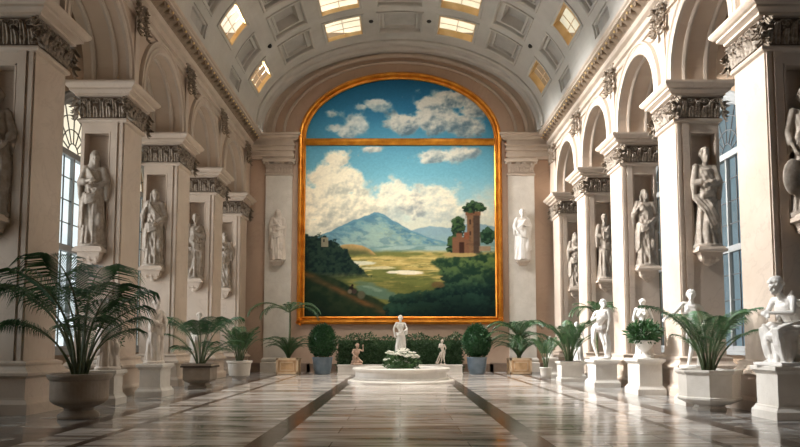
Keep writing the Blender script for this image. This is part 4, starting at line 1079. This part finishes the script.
# left wide planter with bushy palm
t = empty('potted_palm', (-7.15,25.2,0), 'palm in a wide stone bowl planter in front of the third pier, left side', 'plant', 'palms in planters')
pot_lathe(t, [(.42,0),(.42,.10),(.36,.13),(.36,.18),(.55,.26),(.60,.32),(.61,.76),(.66,.80),(.66,.88),(.60,.88),(.57,.82)], M['pot'], 4, PI/4, smooth=False).scale = (1.12,1.12,1)
soil(t, .55, .80, sq=True)
put_fronds(t, 'kentia', .8, ring_specs(7, 2.3, .05, rnd, 10)+ring_specs(5, 1.5, .45, rnd, 10), rnd, .1)
put_fronds(t, 'kentialight', .8, [(180,1.9,.3),(0,1.8,.45),(-30,1.5,.6)], rnd, .1)
# left round pot with bushy fern
t = empty('potted_palm', (-7.0,30.7,0), 'fresh green palm in a round pale pot near the fourth pier, left side', 'plant', 'palms in planters')
pot_lathe(t, [(.30,0),(.30,.12),(.36,.14),(.44,.2),(.50,.72),(.55,.76),(.55,.84),(.49,.84),(.46,.76)], M['potlight'], 32, smooth=False); soil(t, .48, .77)
put_fronds(t, 'areca', .76, ring_specs(13, 1.8, .0, rnd)+ring_specs(8, 1.4, .15, rnd), rnd, .12)
# wooden boxes at the back
def wood_box(loc, label, rnd, nx, tilt):
    t = empty('potted_palm', loc, label, 'plant', 'palms in wooden boxes')
    mb = MB(); a = .56; h = .84
    mb.box(-a+.03, a-.03, -a+.03, a-.03, .03, h-.04); mb.build('planter_box', M['wood'], t)
    mb = MB()
    for x in (-a, a-.1):
        for y in (-a, a-.1): mb.box(x, x+.1, y, y+.1, 0, h)
    for z in (.02, h-.11):
        mb.box(-a, a, -a, -a+.06, z, z+.11); mb.box(-a, a, a-.06, a, z, z+.11); mb.box(-a, -a+.06, -a, a, z, z+.11); mb.box(a-.06, a, -a, a, z, z+.11)
    for (x0,x1,z0,z1) in ((-.36,.36,.2,.25),(-.36,.36,.6,.65),(-.36,-.31,.2,.65),(.31,.36,.2,.65)): mb.box(x0, x1, -a-.005, -a+.05, z0, z1)
    mb.build('box_frame', M['woodpale'], t); soil(t, a-.08, h-.02, sq=True)
    return t
t = wood_box((-5.75,36.3,0), 'tall palm in a pale wooden box left of the painting', rnd, 0, 0)
mb = MB(); mb.tube([(0,0,.8),(.03,0,1.6),(.05,0,2.5),(.04,0,3.3)], [.09,.06,.05,.04], 8); mb.build('trunk', M['stem'], t)
put_fronds(t, 'date', 3.2, [(180,2.5,.55),(150,1.8,.5),(0,1.9,.5),(30,1.9,.4),(210,1.9,.7),(-20,2.0,.7),(90,1.8,.3),(-90,1.7,.5),(60,1.5,.2)], rnd, .03)
put_fronds(t, 'blade', .85, ring_specs(16, 1.7, .15, rnd)+ring_specs(10, 1.9, .0, rnd), rnd, .05)
put_fronds(t, 'blade', 1.4, ring_specs(10, 1.4, .3, rnd), rnd, .05)
t = wood_box((6.15,36.3,0), 'spreading palm in a pale wooden box right of the painting', rnd, 0, 0)
mb = MB(); mb.tube([(0,0,.8),(.0,0,1.6),(.0,0,2.3)], [.11,.09,.06], 8); mb.build('trunk', M['stem'], t)
put_fronds(t, 'date', 1.9, ring_specs(13, 2.0, .15, rnd), rnd, .04)
put_fronds(t, 'date', 1.7, ring_specs(10, 2.1, .6, rnd, 20), rnd, .04)
put_fronds(t, 'blade', .9, ring_specs(18, 1.8, .2, rnd), rnd, .05)
put_fronds(t, 'blade', 1.3, ring_specs(12, 1.5, .3, rnd), rnd, .05)
# clipped bushes in blue-grey pots
for s, nm in ((-1,'left'),(1,'right')):
    x = -4.0 if s < 0 else 3.97
    t = empty('clipped_bush', (x,36.3,0), 'round clipped bush in a blue-grey pot beside the hedge, %s side' % nm, 'plant', 'clipped bushes in blue pots')
    pot_lathe(t, [(.36,0),(.40,.03),(.47,.3),(.51,.80),(.54,.84),(.54,.88),(.49,.88),(.47,.8)], M['bluepot'], 40, smooth=True); soil(t, .48, .82)
    mb = MB(); leafy(mb, (0,0,1.65), (.74,.7,.85), 5200, random.Random(5+s), .10, .055, .45); leafy(mb, (0,0,2.15), (.5,.5,.45), 1200, random.Random(15+s), .10, .055, .4)
    mb.ell((0,0,1.62), (.58,.55,.72), 16); mb.build('foliage', M['bush'], t)
    mb = MB(); mb.tube([(0,0,.8),(0,0,1.2)], .06, 8); mb.build('trunk', M['stem'], t)
# right octagonal planter with palm
t = empty('potted_palm', (7.42,16.95,0), 'palm in an eight-sided stone planter beside the reaching youth, right foreground', 'plant', 'palms in planters')
pot_lathe(t, [(.38,0),(.38,.06),(.34,.09),(.34,.13),(.50,.16),(.68,.24),(.72,.28),(.72,.32),(.68,.34),(.70,.86),(.73,.88),(.76,.92),(.76,.97),(.70,.97),(.66,.90)], M['potlight'], 8, PI/8, smooth=False); soil(t, .60, .86)
put_fronds(t, 'kentialight', .86, [(a_, L_, t_) for a_, L_, t_ in ring_specs(11, 1.9, .02, rnd) if not 140 < a_ % 360 < 250]+ring_specs(5, 1.3, .12, rnd, 30)+[(165,2.35,.12),(20,2.1,.2),(-20,1.8,.3)], rnd, .1)
# palm behind the twisting nude
t = empty('potted_palm', (7.9,28.1,0), 'tall palm spreading behind the twisting nude statue', 'plant', 'palms in planters')
pot_lathe(t, [(.28,0),(.34,.2),(.40,.66),(.44,.70),(.44,.76),(.38,.76),(.36,.7)], M['potlight'], 32); soil(t, .37, .7)
mb = MB(); mb.tube([(0,0,.7),(-.02,0,1.5),(-.05,0,2.95)], [.07,.05,.04], 8); mb.build('trunk', M['stem'], t)
put_fronds(t, 'date', 2.9, ring_specs(12, 1.25, .55, rnd), rnd, .03)
put_fronds(t, 'kentialight', 2.7, ring_specs(7, 1.1, .6, rnd), rnd, .03)
# square stone planter with fresh palm
t = empty('potted_palm', (7.12,29.6,0), 'fresh green palm in a square stone planter, right side', 'plant', 'palms in planters')
mb = MB(); mb.rectprof(-.46,.46,-.46,.46,[(0,0),(0,.14),(-.04,.18),(-.04,.68),(0,.72),(.03,.76),(.03,.84),(-.04,.84),(-.06,.8)]); fixnormals(mb.build('pot', M['ped'], t)); 
mb = MB(); mb.box(-.40,.40,-.40,.40,.80,.855); mb.build('soil', M['soil'], t)
put_fronds(t, 'areca', .8, ring_specs(13, 1.95, .0, rnd)+ring_specs(9, 1.5, .2, rnd), rnd, .12)
# loose plant on the farthest pedestal
t = empty('potted_palm', (6.55,31.6,0), 'small leafy palm standing before the farthest pedestal, right side', 'plant', 'palms in planters')
pot_lathe(t, [(.2,0),(.24,.2),(.26,.45),(.29,.48),(.29,.52),(.25,.52),(.23,.46)], M['potlight'], 24); soil(t, .24, .48)
put_fronds(t, 'areca', .46, ring_specs(9, 1.6, .05, rnd), rnd, .06)

# ---- hedge, ledge, fountain
mb = MB(); r_ = random.Random(9)
for i in range(9000):
    x = r_.uniform(-3.35,3.35); y = r_.uniform(36.9,38.1); top = 2.0+.10*math.sin(x*2.3)+.08*math.sin(x*7)
    z = r_.uniform(.0, top); 
    if y > 37.2 and z < top-.35: y = r_.uniform(36.85,37.1)
    u = Vector((r_.uniform(-1,1), r_.uniform(-1,.2), r_.uniform(-.3,1))).normalized(); v = u.orthogonal().normalized(); v.rotate(Matrix.Rotation(r_.uniform(0,6), 3, u)); p = Vector((x,y,z)); L = r_.uniform(.08,.17); W = L*.5
    mb.add([p-Vector((0,37.5,0)), p+u*L*.5+v*W*.5-Vector((0,37.5,0)), p+u*L-Vector((0,37.5,0)), p+u*L*.5-v*W*.5-Vector((0,37.5,0))], [(0,1,2,3)])
mb.box(-3.25,3.25,-.45,.5,0,1.75)
o = mb.build('hedge', M['hedge']); o.location = (0,37.5,0); tag(o, 'dark leafy hedge along the back wall beneath the painting', 'hedge')
mb = MB(); mb.rectprof(-3.15,3.15,-.3,.3,[(.03,0),(.03,.08),(0,.1),(0,.42),(.03,.44),(.03,.50)])
o = mb.build('stone_ledge', M['marble']); o.location = (0,35.9,0); tag(o, 'long low white stone ledge in front of the hedge', 'ledge')
t = empty('round_fountain', (.05,29.1,0), 'round white marble fountain basin in the middle of the hall', 'fountain')
mb = MB(); mb.lathe([(2.2,0),(2.2,.07),(2.14,.11),(2.05,.13)], 72); mb.build('step', M['marble'], t)
mb = MB(); mb.lathe([(1.98,.12),(2.0,.16),(1.90,.22),(1.88,.42),(1.93,.47),(2.0,.50),(2.02,.56),(1.98,.60),(1.72,.60),(1.68,.55),(1.66,.30)], 72); mb.f.pop(); mb.m.pop(); fixnormals(mb.build('basin', M['marble'], t))
mb = MB(); mb.lathe([(1.67,.44),(1.67,.47)], 64); mb.build('water', M['water'], t)
mb = MB(); mb.lathe([(.55,.3),(.55,.62),(.45,.68),(.36,.7),(.36,.95),(.42,1.0),(.42,1.06)], 32); mb.build('centre_pedestal', M['marble'], t)
finish(stand_fig(seed=61, hair='curly', robe_top=1.0, mantle=False, armL=((-.30,.0,1.2),(-.27,-.05,.95)), armR=((.29,-.06,1.2),(.12,-.22,1.1)), yaw=.1,
   extra=lambda mb, rnd: (swag(mb, [(.2,.05,1.02),(.1,-.16,1.0),(-.1,-.16,.98),(-.2,.05,1.0)], 3, (0,0,.04), .028, rnd), mb.ell((.24,-.1,1.08), (.08,.10,.14), 12))),
   'marble_statue', M['marble'], (.02,29.1,1.06), .93, .1, 'white marble youth standing in the centre of the fountain', 'fountain statues', .013)
t = empty('flower_arrangement', (.05,28.35,.47), 'low mound of white flowers and leaves in the fountain', 'flowers')
mb = MB(); r_ = random.Random(4)
leafy(mb, (0,0,.36), (.72,.45,.42), 1100, r_, .16, .05, .2); mb.ell((0,0,.18), (.5,.32,.2), 12); mb.build('foliage', M['flowerleaf'], t)
mb = MB()
for i in range(64):
    a = r_.uniform(0, 6.28); q = r_.uniform(.2, 1); x = math.cos(a)*.78*q; y = math.sin(a)*.5*q-.08; z = .40+.38*math.sqrt(max(0,1-q*q*.9))+r_.uniform(-.1,.12)
    mb.ell((x,y,z), (.06,.06,.045), 8)
    for k in range(5): b = k*1.257; mb.ell((x+.06*math.cos(b), y+.06*math.sin(b)-.02, z), (.04,.03,.03), 6)
mb.build('blossoms', M['flower'], t)
# small figures on the ledge
def crouch():
    rnd = random.Random(71); mb = MB()
    pel = (0,.08,.35); ch = (0,-.05,.68); nk = (0,-.1,.90); sh = [(-.18,-.06,.82),(.18,-.06,.82)]
    torso(mb, pel, ch, nk, sh, None); head(mb, (.02,-.14,1.02), .5, .2, 0, 'curly', False, 1, rnd)
    leg(mb, (-.09,.08,.35), (-.2,-.30,.50), (-.18,-.20,.1), (-.2,-.34,.05)); leg(mb, (.09,.08,.33), (.26,-.22,.16), (.1,.06,.1), (.1,.2,.05))
    arm(mb, sh[0], (-.3,-.25,.66), (-.2,-.38,.52)); arm(mb, sh[1], (.34,-.12,.75), (.32,-.2,1.0), pal=(0,-1,0))
    mb.ell((0,.1,.16), (.28,.24,.17), 12); mb.lathe([(.36,0),(.36,.05),(.3,.08)], 20); swag(mb, [(-.2,.1,.4),(0,-.15,.38),(.2,.1,.3)], 3, (0,0,.05), .03, rnd)
    return mb
finish(crouch(), 'ledge_statue', M['terra'], (-2.22,35.85,.5), .92, .3, 'small brownish crouching figure on the ledge', 'small figures on the ledge', .018)
finish(nude(72, (((-.2,-.12,1.25),(-.05,-.22,1.45)), ((.28,.0,1.2),(.2,.1,1.0))), yaw=-.6, extra=lambda mb, rnd: (mb.tube([(-.08,-.1,.95),(-.25,-.2,.5),(-.42,-.2,.08)], [.04,.045,.05], 7), mb.tube([(.0,-.1,.9),(-.14,-.15,.45),(-.3,-.2,.06)], [.04,.045,.05], 7)), base=True),
   'ledge_statue', M['marblewarm'], (2.15,35.85,.5), .70, -.3, 'small pale standing figure leaning back on the ledge', 'small figures on the ledge', .018)

# ------------------------------------------------------------------ light
w = bpy.data.worlds.new('World'); S.world = w; w.use_nodes = True; nt = w.node_tree
bg = nt.nodes['Background']; tc = nt.nodes.new('ShaderNodeTexCoord'); sp = nt.nodes.new('ShaderNodeSeparateXYZ'); nt.links.new(tc.outputs['Generated'], sp.inputs[0])
mr = nt.nodes.new('ShaderNodeMapRange'); mr.inputs[1].default_value = -.5; mr.inputs[2].default_value = .5; nt.links.new(sp.outputs[0], mr.inputs[0])
r = ramp(nt, [(0, (1.18,1.25,1.28)), (.5, (1.3,1.2,1.0)), (1, (.20,.27,.32))]); nt.links.new(mr.outputs[0], r.inputs[0])
nt.links.new(r.outputs[0], bg.inputs[0]); bg.inputs[1].default_value = 1.15

def area(name, loc, direction, sx, sy, power, color, spread=100):
    l = bpy.data.lights.new(name, 'AREA'); l.shape = 'RECTANGLE'; l.size = sx; l.size_y = sy; l.energy = power; l.color = color; l.spread = math.radians(spread)
    o = bpy.data.objects.new(name, l); C.objects.link(o); o.location = loc
    o.rotation_euler = Vector(direction).to_track_quat('-Z', 'Y').to_euler(); return o
P_SKYL, P_SKYC, P_WIN, P_PAINT, P_WINR = 640, 68, 215, 165, 3
for c in (14.0,19.3,24.6,29.9,35.2):
    area('window_daylight', (-XW+.1, c, 5.4), (1, 0, -.02), 3.0, 7.5, P_WIN*(.35 if c < 15 else 1), (.97,.98,1.0), 100)
    area('window_daylight', (XW-.1, c, 5.4), (-1, 0, .05), 3.0, 7.5, P_WINR, (.75,.88,1.0), 100)
for ph, y, t_, k in SKY:
    q = Vector(VP(ph, y, .05))
    if t_ == 'a':
        if ph > 90:
            for dz_ in (-.36, -.86): area('skylight_daylight', q, (1, 0, dz_), 1.6, 1.9, P_SKYL*(1 if y > 20 else .7), (.96,.98,1.0), 34)
        else: area('skylight_daylight', q, (-.8, 0, -.8), 1.6, 1.9, P_SKYC*.5, (1.0,.85,.66), 90)
    else:
        area('skylight_daylight', q, (0.15 if ph > 90 else -.15, 0, -1), 1.9, 1.8, P_SKYC, (1.0,.94,.85), 66)  # also lights the added crown skylights out of view
for x in (-2.96, 2.96):
    area('painting_fill', (x, 26.1, 17.9), (-x*.06, 1, -.66), 1.9, 1.8, P_PAINT, (1.0,.97,.92), 62)  # fill lamps added to brighten the painting, set at unseen crown skylights

# ------------------------------------------------------------------ camera
cam = bpy.data.cameras.new('Camera'); co = bpy.data.objects.new('Camera', cam); C.objects.link(co); S.camera = co
co.location = (0,0,1.6); co.rotation_euler = (PI/2+math.radians(4.5), 0, 0)
cam.sensor_width = 36; cam.lens = 36*700/800; cam.shift_y = (288-223.5)/800; cam.clip_end = 200
vs_ = S.view_settings; vs_.view_transform = 'Standard'; vs_.look = 'None'; vs_.gamma = 1; vs_.exposure = 0; vs_.use_curve_mapping = False
S.cycles.max_bounces = 7; S.cycles.diffuse_bounces = 4; S.cycles.transparent_max_bounces = 12; S.cycles.sample_clamp_indirect = 6
